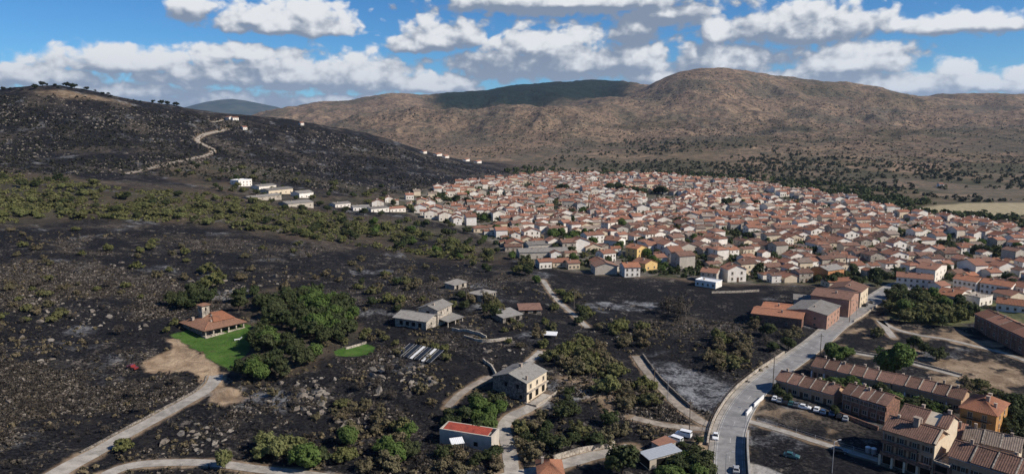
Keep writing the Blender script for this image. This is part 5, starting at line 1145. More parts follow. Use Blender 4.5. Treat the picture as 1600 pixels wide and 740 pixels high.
single('grey', 944, 612, 7.5, 'pale grey-green round bush', 'at the front of the thicket', 'thicket by the stone house', 'bush')
grove([(962,600),(1018,600),(1020,632),(975,640)], 8, ['olive','scorched'], 4, 6, 3.6, {'olive': 'olive-brown bush', 'scorched': 'browned bush'}, 'left of the pale field track', 'bushes by the field track', 'bush')
grove([(800,668),(850,645),(920,650),(985,660),(975,690),(900,705),(810,722)], 18, ['scorched','oak','scorched','olive'], 3.5, 6, 3.8, {'olive': 'olive bush', 'scorched': 'browned bush', 'oak': 'dark bush'}, 'above the concrete lane', 'bushes above the lane', 'bush')
grove([(860,610),(920,615),(960,640),(900,650),(870,635)], 4, ['oak','olive'], 3, 4.5, 4, {'olive': 'olive bush', 'oak': 'dark bush'}, 'below the brown earth patch', 'bushes by the earth patch', 'bush')
grove([(925,515),(1005,508),(1012,545),(960,545)], 10, ['olive','scorched'], 4, 6.5, 5, {'olive': 'olive bush', 'scorched': 'browned bush'}, 'at the upper end of the field track', 'bushes at the track end', 'bush')
grove([(1092,540),(1130,525),(1170,545),(1170,585),(1120,580)], 12, ['olive','olive','scorched'], 4.5, 7.5, 5, {'olive': 'olive-green tree', 'scorched': 'browned tree'}, 'left of the road bend', 'trees by the road bend', 'tree')
grove([(1020,470),(1070,465),(1085,500),(1040,510)], 4, ['dead'], 8, 11, 5, 'tall burnt brown tree', 'in the black field', 'burnt trees in the black field', 'burnt_tree')
grove([(1150,500),(1230,495),(1255,530),(1240,560),(1180,550)], 11, ['scorched','dead','oak'], 4, 6.5, 6, {'scorched': 'browned tree', 'dead': 'bare burnt tree', 'oak': 'dark tree'}, 'below the brick houses', 'trees below the brick houses', 'tree')
grove([(690,455),(740,460),(800,480),(790,500),(740,490),(700,480)], 13, ['oak','scorched','olive'], 4, 7, 4.5, {'oak': 'dark oak', 'scorched': 'browned bush', 'olive': 'olive bush'}, 'among the ruined huts', 'trees among the ruins', 'tree')
grove([(560,440),(640,430),(690,470),(620,490),(560,480)], 14, ['oak','scorched','olive'], 3.5, 6, 5, {'oak': 'dark oak', 'scorched': 'browned bush', 'olive': 'olive bush'}, 'behind the burnt house', 'trees behind the burnt house', 'tree')
grove([(620,530),(690,535),(720,560),(640,575),(610,560)], 8, ['scorched','olive'], 2.5, 4.5, 4, {'scorched': 'browned bush', 'olive': 'olive bush'}, 'around the panel racks', 'bushes by the panel racks', 'bush')
grove([(850,450),(900,455),(930,500),(920,520),(870,490)], 16, ['olive','scorched','oak'], 3.5, 6, 4, {'oak': 'dark tree', 'scorched': 'browned bush', 'olive': 'olive tree'}, 'along the broken lane below the village', 'trees along the broken lane', 'tree')
grove([(780,500),(860,500),(880,560),(800,570)], 14, ['scorched','olive'], 2.5, 5, 4.5, {'scorched': 'browned bush', 'olive': 'olive bush'}, 'between the sheds and the stone house', 'bushes between sheds and stone house', 'bush')
# lower right
single('oak', 972, 742, 8.5, 'dark round tree', 'at the bottom edge left of the grey shed', 'trees by the grey shed', 'tree')
grove([(1052,734),(1066,722),(1092,722),(1108,742),(1100,775),(1030,775)], 15, ['oak','bright','oak'], 4, 6.5, 3.2, {'oak': 'dark tree', 'bright': 'green tree'}, 'in the yard between shed and road', 'trees in the yard', 'tree')
for px, py in ((1092,692),(1086,706),(1068,700)): single('oak', px, py, 2.8, 'dark rounded bush', 'beside the white vans', 'bushes by the vans', 'bush')
grove([(1275,601),(1330,607),(1400,628),(1470,645),(1480,660),(1400,646),(1320,626),(1290,620)], 42, ['oak','bright','oak'], 3.4, 5.6, 2.7, {'oak': 'dark garden shrub', 'bright': 'green garden shrub'}, 'in the gardens between the terraces', 'gardens between the terraces', 'garden_shrub')
single('bright', 1397, 586, 13.5, 'big round fresh green tree', 'above the terraced houses', 'single trees', 'tree', .95)
for px, py, h in ((1300,560,7),(1312,564,6.5),(1322,560,5)): single('bright', px, py, h, 'green tree', 'where the upper terrace meets the road', 'trees at the road corner', 'tree')
single('olive', 1372, 525, 5, 'lone small olive tree', 'on the dry verge beside the park lane', 'single trees', 'tree')
for px, py, h in ((1427,545,6),(1445,552,5),(1463,562,6)): single('oak', px, py, h, 'small dark tree', 'on the burnt patch in the park', 'trees in the park', 'tree')
grove([(1386,488),(1402,462),(1440,468),(1500,480),(1518,502),(1480,512),(1420,508),(1392,500)], 30, ['oak','oak','olive','bright'], 6, 9.5, 5, {'oak': 'dark tree', 'olive': 'olive-green tree', 'bright': 'fresh green tree'}, 'in the green clump right of the road end', 'clump right of the road end', 'tree')
grove([(1556,640),(1600,640),(1620,700),(1575,690)], 10, ['oak'], 5, 8, 4, 'dark tree', 'right of the ochre building', 'trees right of the ochre building', 'tree')
grove([(1490,585),(1560,610),(1570,630),(1500,612)], 8, ['olive','scorched'], 3, 5, 4, {'scorched': 'browned bush', 'olive': 'olive bush'}, 'behind the dark-roofed terrace', 'bushes behind the terrace', 'bush')
for px, py in ((1218,622),(1232,628),(1214,614),(1304,648)): single('oak', px, py, 3.5, 'dark hedge bush', 'at the end of the parked cars', 'bushes by the parked cars', 'bush')
# trees of the village
for (p, r), (pxy, _) in zip(VT, VILLAGE_TREES):
    n = max(4, int(r*r/38)); br = pxy in ((905,372), (890,385))
    for i in range(n):
        a, q = tr_rng.uniform(0, 6.28), r*math.sqrt(tr_rng.random())*.9
        tree('bright' if br else 'oak', p.x + q*math.cos(a)*1.3, p.y + q*math.sin(a), tr_rng.uniform(7, 12) if pxy[1] < 312 else tr_rng.uniform(5, 8.5), 'dark tree' if not br else 'fresh green tree', 'among the village roofs' if pxy[1] > 325 else 'at the back of the village', 'trees in the village', 'garden_tree')
vt_ = in_px([(700,300),(850,284),(1000,290),(1200,305),(1330,325),(1440,345),(1590,375),(1590,455),(1460,445),(1300,440),(1150,436),(1020,425),(930,415),(850,405),(780,380),(730,345)], 175, 8)
SPA = np.array(SPT)
for (x, y) in vt_:
    j = np.argmin(np.hypot(SPA[:, 0]-x, SPA[:, 1]-y)); d = np.array([x, y]) - SPA[j]; L_ = np.linalg.norm(d)
    if L_ < 6.0: x, y = SPA[j] + d/(L_+1e-6)*6.0
    if clear(x, y, 1): tree(tr_rng.choice(['oak','oak','bright','olive']), x, y, tr_rng.uniform(4.5, 8), 'garden tree', 'between the houses of the village', 'trees between the village houses', 'garden_tree')
for px, py, h in ((366,297,6),(380,299,5),(400,304,6.5),(412,307,5),(436,309,6),(462,313,6),(446,329,6),(474,330,7),(500,322,6),(392,318,5),(425,318,5.5),(540,332,6),(568,336,7),(596,338,6),(512,330,6)): single('oak', px, py, h, 'dark tree', 'in front of the farm buildings', 'trees before the farm', 'tree')
grove([(0,440),(240,460),(300,640),(120,690),(0,690)], 16, ['dead'], 2.5, 5, 6, 'bare charred tree', 'on the black ground left of the driveway', 'charred trees left', 'burnt_tree')
grove([(400,620),(520,580),(640,570),(700,640),(620,660),(480,660)], 18, ['dead','scorched'], 2.5, 5, 5, {'dead': 'bare charred tree', 'scorched': 'scorched bush'}, 'on the burnt rocks at lower centre', 'charred trees at lower centre', 'burnt_tree')
# pines on the left skyline
for px in (3,17,27,42,60,66,70,79,93,98,101,110,114,126,133,147,150,162,170,176,184,187,205,211,224,226,240,252,266,279):
    yy = np.interp(px, [0,100,150,200,260,330], [146,138,146,157,166,177]); best = None
    for dy in range(-6, 12):
        w = Pn([px], [yy+dy])
        if len(w) and np.hypot(*w[0]) < 1500: best = w[0]; break
    if best is not None: tree('pine', best[0] + tr_rng.uniform(-6, 6), best[1] + tr_rng.uniform(-25, 5), tr_rng.choice([3.0, 4.0, 5.0, 6.5, 9.0]), 'small dark pine', 'on the skyline of the burnt hill', 'pines on the burnt skyline', 'pine_tree', 1.05)
print('trees', N_TREES)
# ------------------------------------------------------------------ walls and fences
def wall_thing(name, label, line, w, h, m, cat='wall', jit=0.0, coping=None, group=None):
    ln = np.asarray(line); hh = np.full(len(ln), h) * (1 + jit*fbm(ln[:, 0], ln[:, 1], 5, 3)); o0 = ln[0]; z0 = gz(*o0)
    V, Q = strip_box(ln, w, hh); V = V - np.array([o0[0], o0[1], z0])
    root = empty(name, (o0[0], o0[1], z0)); tag(root, label, cat, group); add('wall_body', mesh('wall_body', V, Q, m), root)
    if coping is not None:
        zz = height(ln[:, 0], ln[:, 1]); V2, Q2 = [], []
        a, b = offset_line(ln, w/2+.06), offset_line(ln, -w/2-.06)
        for i in range(len(ln)): V2 += [(*a[i], zz[i]+hh[i]+.003), (*a[i], zz[i]+hh[i]+.12), (*b[i], zz[i]+hh[i]+.12), (*b[i], zz[i]+hh[i]+.003)]
        for i in range(len(ln)-1): Q2 += [(4*i+k, 4*i+(k+1) % 4, 4*i+4+(k+1) % 4, 4*i+4+k) for k in range(4)]
        add('coping', mesh('coping', np.array(V2) - np.array([o0[0], o0[1], z0]), Q2, coping), root)
    return root
def pxline(pts, step=1.6): return catmull(np.array([[*P(*p)[:2]] for p in pts]), step)
wall_thing('road_wall', 'low pale stone wall along the left side of the road bend', offset_line(mr, mw/2 + 2.2)[16:74], .45, .95, W_PALE, jit=.15)
wall_thing('retaining_wall', 'tall grey wall between the road and the burnt lot, lower right of centre', offset_line(mr, -mw/2 - 0.9)[0:22], .4, 2.3, W_GREY, coping=M_KERB)
wall_thing('white_wall', 'short white wall beside the road, lower of the two', pxline([(1166,650),(1174,640)]), .3, 1.3, M_WHITE, group='white wall pieces')
wall_thing('white_wall', 'short white wall beside the road, upper of the two', pxline([(1178,636),(1193,622)]), .3, 1.3, M_WHITE, group='white wall pieces')
wall_thing('field_wall', 'dark dry-stone wall between the dirt track and the ash field', offset_line(ROADL['field_track'][0], -2.6)[9:], .5, 1.1, W_STONE, jit=.3)
wall_thing('lane_wall', 'pale stone wall along the upper side of the concrete lane', offset_line(ROADL['concrete_lane'][0], -3.0)[2:-12], .5, 1.5, W_PALE, jit=.2)
wall_thing('terrace_wall', 'broken pale terrace wall below the carport', pxline([(706,516),(735,520),(760,528)]), .5, 1.2, W_PALE, jit=.5)
wall_thing('terrace_wall', 'long broken terrace wall below the sheds', pxline([(725,527),(760,534),(800,530)]), .5, 1.0, W_PALE, jit=.6)
wall_thing('terrace_wall', 'short pale wall left of the stone house', pxline([(755,565),(768,575),(775,588)]), .5, 1.4, W_PALE, jit=.5)
wall_thing('field_edge_wall', 'long pale wall at the far edge of the black field', pxline([(1112,458),(1150,457),(1186,455)]), .4, 1.1, W_PALE, jit=.15)
wall_thing('lawn_wall', 'pale garden wall behind the small lawn', pxline([(540,545),(556,541),(572,536)]), .35, .8, W_PALE)
wall_thing('driveway_wall', 'low rubble edge beside the driveway below the villa', offset_line(ROADL['driveway'][0], 3.0)[10:46], .5, .5, W_STONE, jit=.6)
wall_thing('park_wall', 'pale low wall along the park path', offset_line(ROADL['park_path'][0], 1.9), .35, .7, W_PALE, jit=.2)
wall_thing('verge_wall', 'pale wall beside the road end at the dry verge', pxline([(1334,503),(1352,492),(1370,478)]), .35, .9, W_PALE, jit=.15)
wall_thing('car_park_wall', 'brown retaining wall behind the parked cars', pxline([(1300,644),(1340,660),(1372,672)]), .4, 1.3, W_BRICK)
def fence(label, line, every, h, m):
    ln = np.asarray(line); o0 = ln[0]; z0 = gz(*o0); root = empty('fence', (o0[0], o0[1], z0)); tag(root, label, 'fence'); k = max(1, int(every/1.6)); pts = ln[::k]
    for q in pts:
        z = gz(*q) - z0; part('post', lambda V, F_: tube(V, F_, (q[0]-o0[0], q[1]-o0[1], z-.4), (q[0]-o0[0], q[1]-o0[1], z+h), .09, .08, 6), m, root)
    for a, b in zip(pts[:-1], pts[1:]):
        for f in (.45, .9): part('rail', lambda V, F_: tube(V, F_, (a[0]-o0[0], a[1]-o0[1], gz(*a)-z0+h*f), (b[0]-o0[0], b[1]-o0[1], gz(*b)-z0+h*f), .035, .035, 4), m, root)
fence('thin post fence along the footpath above the burnt lot', offset_line(ROADL['foot_path'][0], 1.7)[2:], 5.0, 1.2, M_METAL)
fence('dark railing on the wall along the road bend', offset_line(mr, mw/2 + 2.9)[20:74], 5.0, 1.5, M_WOOD)
fence('wooden fence posts along the dirt track by the ash field', offset_line(ROADL['field_track'][0], 2.4)[9:], 4.8, 1.1, M_WOOD)

# ------------------------------------------------------------------ poles and lamps
def utility_pole(px, py, h, what, arm=True):
    p = P(px, py); root = empty('utility_pole', p, tr_rng.uniform(-.4, .4)); tag(root, what, 'pole', 'utility poles')
    part('pole', lambda V, F_: tube(V, F_, (0,0,-1), (0,0,h), .17, .11, 8), M_WOOD, root)
    if arm:
        c = part('crossarm', lambda V, F_: box(V, F_, -1.0, 1.0, -.07, .07, h-1.0, h-.85), M_WOOD, root)
        for x in (-.85, 0, .85): part('insulator', lambda V, F_: tube(V, F_, (x,0,h-.85), (x,0,h-.6), .06, .05, 6), M_WHITE, c)
for a in ((1207,614,13,'tall wooden pole at the road bend beside the short terrace'),(1327,503,11,'wooden pole on the verge by the brick house'),(1281,560,10,'wooden pole rising over the upper terrace roof'),(897,482,9,'thin pole on the broken lane below the village'),
          (1077,674,10,'dark pole beside the white vans'),(729,477,8,'thin pole in front of the collapsed hut'),(770,485,8,'thin pole in front of the hipped ruin'),(1022,604,7,'pole beside the pale field track'),(1395,470,8,'pole at the road end')): utility_pole(*a)
def street_lamp(px, py, h, rz, what):
    p = P(px, py); root = empty('street_lamp', p, rz); tag(root, what, 'lamp', 'street lamps')
    part('post', lambda V, F_: tube(V, F_, (0,0,-.5), (0,0,h), .10, .07, 8), M_METAL, root); part('arm', lambda V, F_: tube(V, F_, (0,0,h-.05), (1.7,0,h+.25), .05, .04, 6), M_METAL, root)
    part('lamp_head', lambda V, F_: box(V, F_, 1.5, 2.3, -.16, .16, h+.16, h+.32), M_METAL, root)
for a in ((1043,626,8,2.5,'street lamp over the ash field wall'),(1300,738,8.5,.4,'street lamp at the footpath by the black car'),(1164,668,6,2.8,'street lamp at the end of the grey road wall'),(1133,748,7,.2,'street lamp at the bottom edge of the road'),(1338,493,7,2.6,'street lamp on the pavement by the tall pink house')): street_lamp(*a)

# ------------------------------------------------------------------ vehicles
def paint(name, c): 
    m, t, b = mat(name, .35, .5); b.inputs['Coat Weight'].default_value = .4; n = t.noise(wpos(t), 2.5, 3, .6, dim='3D'); t.put(b.inputs['Base Color'], t.mix(t.ss(n, .45, .75), c, tuple(v*.8 + .02 for v in c))); return m
PAINT = {'white': paint('white_car_paint', (.78,.78,.77)), 'black': paint('black_car_paint', (.012,.012,.014)), 'blue': paint('blue_car_paint', (.04,.08,.16)), 'silver': paint('silver_car_paint', (.34,.35,.36)), 'red': paint('red_car_paint', (.22,.025,.02)), 'grey': paint('grey_car_paint', (.10,.105,.11)), 'green': paint('teal_car_paint', (.03,.10,.10))}
M_LAMP = plain('lamp_lens', (.6,.6,.58), .2, .6); M_TAIL = plain('tail_lens', (.35,.02,.02), .3, .5)
CARP = {}
def loft(V, F_, st):
    """sections (x, half width low, half width high, z0, z1) joined along the car"""
    k = len(V)
    for x, w0, w1, z0, z1 in st: V += [(x,-w0,z0),(x,-w0*1.03,z0+(z1-z0)*.55),(x,-w1,z1),(x,w1,z1),(x,w0*1.03,z0+(z1-z0)*.55),(x,w0,z0)]
    for i in range(len(st)-1):
        for j in range(6): a = k+6*i+j; b = k+6*i+(j+1) % 6; F_.append((a, b, b+6, a+6))
    F_.append(tuple(k+j for j in range(6))); F_.append(tuple(k+6*(len(st)-1)+j for j in reversed(range(6))))
def car_parts(kind):
    out = {}
    def mk(nm, fn, sm=False):
        V, F_ = [], []; fn(V, F_); out[nm] = mesh(kind+'_'+nm, V, F_, M_BLACK)
    if kind == 'van':
        mk('body', lambda V, F_: loft(V, F_, [(-2.3,.84,.80,.35,1.2),(-2.25,.90,.84,.30,1.95),(.9,.90,.84,.30,1.98),(1.45,.90,.80,.30,1.25),(2.2,.88,.76,.32,1.0),(2.38,.80,.72,.38,.75)]))
        mk('glass', lambda V, F_: (loft(V, F_, [(.95,.84,.80,1.3,1.90),(1.40,.83,.74,1.24,1.32)]), box(V, F_, -1.9, .7, -.895, .895, 1.28, 1.78), box(V, F_, -2.29, -2.2, -.7, .7, 1.25, 1.8)))
    elif kind == 'pickup':
        mk('body', lambda V, F_: (loft(V, F_, [(-2.5,.85,.84,.45,1.0),(-.3,.88,.86,.40,1.02),(1.0,.88,.84,.40,1.05),(2.3,.86,.78,.42,.98),(2.45,.78,.74,.48,.75)]), loft(V, F_, [(-.5,.86,.72,1.0,1.62),(.75,.84,.70,1.0,1.60),(1.15,.82,.70,1.0,1.06)])))
        mk('glass', lambda V, F_: (loft(V, F_, [(.80,.80,.70,1.1,1.58),(1.18,.78,.72,1.06,1.10)]), box(V, F_, -.35, .6, -.85, .85, 1.14, 1.50)))
    else:
        mk('body', lambda V, F_: (loft(V, F_, [(-2.1,.74,.70,.42,.80),(-2.0,.84,.78,.32,.95),(-1.2,.87,.82,.28,.96),(.8,.87,.82,.28,.95),(1.7,.85,.76,.30,.84),(2.05,.78,.68,.36,.66)]), loft(V, F_, [(-1.75,.76,.70,.92,.98),(-1.25,.74,.60,.92,1.42),(.1,.74,.60,.92,1.44),(.95,.78,.70,.90,.95)])))
        mk('glass', lambda V, F_: (loft(V, F_, [(.18,.66,.56,1.0,1.42),(.93,.72,.66,.95,1.0)]), loft(V, F_, [(-1.74,.68,.62,.97,1.0),(-1.32,.64,.54,1.0,1.40)]), loft(V, F_, [(-1.2,.79,.645,1.0,1.37),(.05,.79,.645,1.0,1.38)])))
    V, F_ = [], []; tube(V, F_, (0,-.10,0), (0,.10,0), .33, .33, 14); out['tyre'] = mesh('tyre', V, F_, M_BLACK)
    V, F_ = [], []; tube(V, F_, (0,-.115,0), (0,.115,0), .19, .19, 10); out['rim'] = mesh('rim', V, F_, M_METAL)
    V, F_ = [], []; box(V, F_, -.05, .05, -.17, .17, -.08, .08); out['lamp'] = mesh('lamp', V, F_, M_LAMP)
    return out
def car(px, py, head, colour, label, kind='car', group=None, burnt=False):
    if kind not in CARP: CARP[kind] = car_parts(kind)
    c = CARP[kind]; p = P(px, py); lift = 0.12 if dist_line(np.array([p.x]), np.array([p.y]), mr)[0] < mw/2 else 0.0
    root = empty({'car': 'parked_car' if group else 'car', 'van': 'van', 'pickup': 'pickup_truck'}[kind], (p.x, p.y, p.z + lift), head); tag(root, label, {'car': 'car', 'van': 'van', 'pickup': 'pickup truck'}[kind], group)
    key = (kind, colour)
    if key not in CARP:
        m = c['body'].copy(); m.materials.clear(); m.materials.append(PAINT[colour]); CARP[key] = m
    if (kind, 'g') not in CARP:
        m = c['glass'].copy(); m.materials.clear(); m.materials.append(M_GLASS); CARP[(kind, 'g')] = m
    add('body', CARP[key], root); add('window_glass', CARP[(kind, 'g')], root)
    ax = 1.35 if kind == 'car' else 1.5
    for x in (-ax, ax):
        for y in (-.78, .78): w = add('wheel', c['tyre'], root, (x, y, .33)); add('rim', c['rim'], w)
    fx = {'car': 2.0, 'van': 2.32, 'pickup': 2.42}[kind]
    for y in (-.55, .55): add('headlight', c['lamp'], root, (fx, y, .66))
    return root
def heading(px, py):
    i = int(np.argmin(np.hypot(*(mr - np.array(P(px, py)[:2])).T))); d = mr[min(i+1, len(mr)-1)] - mr[max(i-1, 0)]; return math.atan2(d[1], d[0])
car(1118,684, heading(1118,684)+math.pi, 'white', 'white car driving down the road past the junction')
car(1150,736, heading(1150,736), 'silver', 'silver-blue car at the bottom edge of the road')
car(1068,681, 2.6, 'white', 'white van parked by the pole beside the junction, upper of two', 'van')
car(1054,690, 2.4, 'white', 'white van parked beside the grey shed, lower of two', 'van')
car(1312,706, R(-28), 'black', 'black car alone on the footpath below the car park')
car(1237,714, R(-30), 'green', 'wrecked teal car alone on the burnt lot')
car(207,576, R(150), 'red', 'red pickup truck at the left end of the gravel yard', 'pickup')
for i, (px, py, cl, lab) in enumerate(((1211,620,'white','white'),(1219,623,'silver','silver'),(1227,626,'black','black'),(1236,628,'green','teal'),(1244,630,'grey','dark grey'),(1257,634,'white','white'),(1276,637,'white','white'),(1286,641,'blue','dark blue'),(1300,643,'blue','dark blue'),(1311,648,'black','black'),(1321,651,'silver','silver'))):
    car(px, py+4, R(62) if px != 1257 else R(-30), cl, '%s car in the row of parked cars, %s from the road end' % (lab, ordinal(i+1)), group='cars parked below the short terrace')
for px, py, cl, lab in ((1352,478,'black','small black car parked farthest up the road by the cream house'),(1362,473,'grey','small grey car on the upper road near its end'),(1404,456,'white','white car standing where the road enters the village')): car(px, py, heading(px, py), cl, lab)
def bin_(px, py, lab):
    p = P(px, py); root = empty('waste_container', p, .3); tag(root, lab, 'container', 'waste containers')
    part('tub', lambda V, F_: tube(V, F_, (0,0,0), (0,0,1.5), .62, .75, 12), M_METAL, root); part('lid', lambda V, F_: tube(V, F_, (0,0,1.503), (0,0,1.75), .78, .45, 12), M_WHITE, root)
bin_(1356,706, 'round grey container, left of the pair by the brown block'); bin_(1365,708, 'round grey container, right of the pair by the brown block')
def lounger(px, py):
    p = P(px, py); root = empty('sun_lounger', p, .5); tag(root, 'white sun lounger on the villa lawn', 'lounger')
    part('seat', lambda V, F_: box(V, F_, -1.4, .6, -.45, .45, .35, .5), M_WHITE, root); part('backrest', lambda V, F_: slope(V, F_, (.6,.45,.5), (.6,-.45,.5), (1.5,.45,1.15), (1.5,-.45,1.15), .9, 0, .1), M_WHITE, root)
    for x in (-1.2, .4):
        for y in (-.35, .35): part('leg', lambda V, F_: box(V, F_, x-.05, x+.05, y-.05, y+.05, -.1, .35), M_WHITE, root)
lounger(372,531)

# ------------------------------------------------------------------ boulders
def granite(name, c0, c1, c2):
    m, t, b = mat(name, .95, .1); p = wpos(t); n = t.noise(p, .7, 5, .65, dim='3D'); n2 = t.noise(p, 4.0, 4, .6, dim='3D')
    c = t.mix(t.ss(n2, .3, .7), c0, c1); c = t.mix(t.ss(n, .5, .66), c, c2); t.put(b.inputs['Base Color'], c); bump(t, b, n2, .6, .1); return m
M_ROCK = granite('scorched_granite', (.115,.096,.080), (.205,.175,.145), (.034,.031,.029))
M_PALER = granite('pale_granite', (.150,.130,.108), (.265,.234,.198), (.055,.048,.042))
import bmesh
def rock_mesh(seed, sub=2):
    bm = bmesh.new(); bmesh.ops.create_icosphere(bm, subdivisions=sub, radius=1); r = np.random.default_rng(seed); pl = r.normal(size=(9, 3)); pl /= np.linalg.norm(pl, axis=1)[:, None]; dd = r.uniform(.38, .8, 9)
    for v in bm.verts:
        c = np.array(v.co)
        for n_, d_ in zip(pl, dd):
            s = c @ n_
            if s > d_: c = c - n_*(s - d_)*.97
        c = c*(1 + .07*r.normal()); v.co = (c[0]*1.15, c[1]*.85, c[2]*.85)
    me = bpy.data.meshes.new('boulder'); bm.to_mesh(me); bm.free(); return me
ROCKS = []
for i in range(10):
    me = rock_mesh(i+3); me.materials.append(M_ROCK if i % 3 else M_PALER); ROCKS.append(me)
def boulders(poly, n, s0, s1, where, mind=1.6):
    for x, y in in_px(poly, n, mind):
        if not clear(x, y, .8): continue
        s = tr_rng.uniform(s0, s1)*tr_rng.choice([.5, .65, .8, 1.1]); k = tr_rng.randrange(len(ROCKS)); o = add('boulder', ROCKS[k], None, (x, y, gz(x, y) - s*.10), tr_rng.uniform(0, 6.28), (s*1.15, s*.95, s*tr_rng.uniform(.75, 1.1))); o.rotation_euler.x = tr_rng.uniform(-.25, .25); o.rotation_euler.y = tr_rng.uniform(-.25, .25)
        o['category'] = 'boulder'; o['group'] = 'granite boulders on the burnt slope'; rank_later(o, 'scorched boulder' if k % 3 else 'pale boulder', where)
boulders([(470,610),(510,600),(512,645),(475,650)], 26, .8, 1.7, 'in the rock pile left of centre')
boulders([(580,565),(610,555),(605,615),(575,620)], 24, 1.0, 2.2, 'in the outcrop below the small lawn')
boulders([(605,560),(660,570),(690,600),(640,610)], 26, .9, 2.0, 'below the panel racks')
boulders([(520,655),(570,640),(600,665),(540,690)], 22, .8, 1.6, 'above the bottom centre clump')
boulders([(240,690),(330,650),(380,660),(330,710)], 30, .8, 1.6, 'between driveway and lower track')
boulders([(380,610),(470,590),(540,575),(560,560),(480,640),(400,650)], 34, .7, 1.7, 'below the villa wood')
boulders([(0,455),(110,470),(250,490),(215,520),(60,510)], 60, .8, 1.8, 'on the rocky ground left of the villa')
boulders([(0,520),(120,530),(130,600),(40,650),(0,640)], 34, .7, 1.6, 'on the far left slope')
boulders([(120,395),(330,400),(470,430),(420,470),(200,440)], 40, 1.0, 2.2, 'on the slope behind the villa')
boulders([(760,520),(830,540),(850,570),(790,580),(750,550)], 22, .7, 1.5, 'around the terrace walls')
boulders([(690,600),(780,620),(800,660),(700,690),(690,640)], 20, .7, 1.4, 'left of the stone house lane')
boulders([(930,470),(1010,500),(1000,545),(940,560),(880,510)], 22, .6, 1.3, 'at the edge of the black field')

# ------------------------------------------------------------------ uncountable cover
def scatter(name, label, cat, pts, protos, s0, s1, m, flat=(.8, 1.1), seed=1, sinkf=.0):
    r = np.random.default_rng(seed); VV, FF = [], []; base = 0; zz = height(pts[:, 0], pts[:, 1]); k = 0
    pi = r.integers(0, len(protos), len(pts))
    for q, (pv, pf) in enumerate(protos):
        sel = np.where(pi == q)[0]; n = len(sel)
        if not n: continue
        a = r.uniform(0, 6.28, n); s = r.uniform(s0, s1, n)*r.choice([.7, 1, 1.3], n); c, sn = np.cos(a)*s, np.sin(a)*s
        X = pv[None, :, 0]*c[:, None] - pv[None, :, 1]*sn[:, None] + pts[sel, 0][:, None]; Y = pv[None, :, 0]*sn[:, None] + pv[None, :, 1]*c[:, None] + pts[sel, 1][:, None]
        Zz = pv[None, :, 2]*(s*r.uniform(*flat, n))[:, None] + zz[sel][:, None] - (s*sinkf)[:, None]
        VV.append(np.stack([X, Y, Zz], -1).reshape(-1, 3)); FF.append((pf[None] + (np.arange(n)*len(pv))[:, None, None]).reshape(-1, pf.shape[1]) + base); base += n*len(pv)
    o = add(name, npmesh(name, np.vstack(VV), np.vstack(FF), m)); tag(o, label, cat, kind='stuff'); return o
def clump_proto(seed, n=14, leaf=.42, zs=.7):
    r = np.random.default_rng(seed); d = r.normal(size=(n, 3)); d[:, 2] = np.abs(d[:, 2]); d /= np.linalg.norm(d, axis=1)[:, None]; c = d*np.array([.55, .55, zs])*r.uniform(.5, 1, n)[:, None] + np.array([0, 0, .1])
    nr = d + .6*r.normal(size=(n, 3)); nr /= np.linalg.norm(nr, axis=1)[:, None]; u = np.cross(nr, r.normal(size=(n, 3))); u /= np.linalg.norm(u, axis=1)[:, None]; v = np.cross(nr, u); s = leaf*r.uniform(.6, 1.2, n)[:, None]
    return np.stack([c-u*s, c-v*s*.7, c+u*s, c+v*s*.7], 1).reshape(-1, 3), np.arange(n*4).reshape(-1, 4)
def stone_proto(seed):
    me = rock_mesh(seed, 1); v = np.array([x.co[:] for x in me.vertices]); f = np.array([list(p.vertices) for p in me.polygons]); bpy.data.meshes.remove(me); return v, f
def twig_proto(seed, n=9):
    r = np.random.default_rng(seed); V, F_ = [], []
    for i in range(n):
        a, t = r.uniform(0, 6.28), r.uniform(.1, .8); e = np.array([math.cos(a)*t, math.sin(a)*t, r.uniform(.5, 1.1)]); s = np.array([-math.sin(a), math.cos(a), 0])*.05; b = e*.1; k = len(V)
        V += [b-s, b+s, e+s*.4, e-s*.4]; F_.append((k, k+1, k+2, k+3))
    return np.array(V), np.array(F_)
def px_points(poly, n, keep=None):
    out = np.zeros((0, 2)); t = 0
    while len(out) < n and t < 12:
        t += 1; w = seen_points(poly, n*2)
        if keep is not None: w = w[keep(w[:, 0], w[:, 1])]
        out = np.vstack([out, w])
    return out[:n]
def off_roads(x, y):
    ok = np.ones(len(x), bool)
    for k, (ln, w) in ROADL.items(): ok &= dist_line(x, y, ln[::2]) > w/2 + 1.0
    for k in ('lawn', 'lawn_small', 'gravel', 'sand', 'ash_field', 'car_park', 'burnt_lot', 'rowhouses', 'yard', 'village'): ok &= sdist(x, y, Z[k]) < 0
    return ok
NEAR = [(-5,360),(300,360),(700,410),(840,440),(1000,500),(1190,500),(1260,530),(1100,650),(960,720),(780,745),(-5,745)]
rocky = lambda x, y: off_roads(x, y) & (rough_patch(x, y) > rng.uniform(.15, 1.1, len(x)))
scatter('rubble', 'loose scorched stones strewn over the burnt slope', 'stones', px_points(NEAR, 5200, rocky), [stone_proto(50+i) for i in range(5)], .22, .62, M_ROCK, seed=2)
scatter('pale_rubble', 'pale loose stones strewn over the burnt slope', 'stones', px_points(NEAR, 1700, rocky), [stone_proto(60+i) for i in range(5)], .2, .55, M_PALER, seed=3)
scrubby = lambda x, y: off_roads(x, y) & (rough_patch(x, y) + .3*fbm(x, y, 20, 3) > rng.uniform(-.1, 1.0, len(x)))
scatter('charred_scrub', 'bare charred twigs of low scrub', 'scrub', px_points(NEAR, 6500, scrubby), [twig_proto(i) for i in range(5)], .6, 1.5, plain('charred_twig', (.032,.028,.026), .95, .1), seed=4)
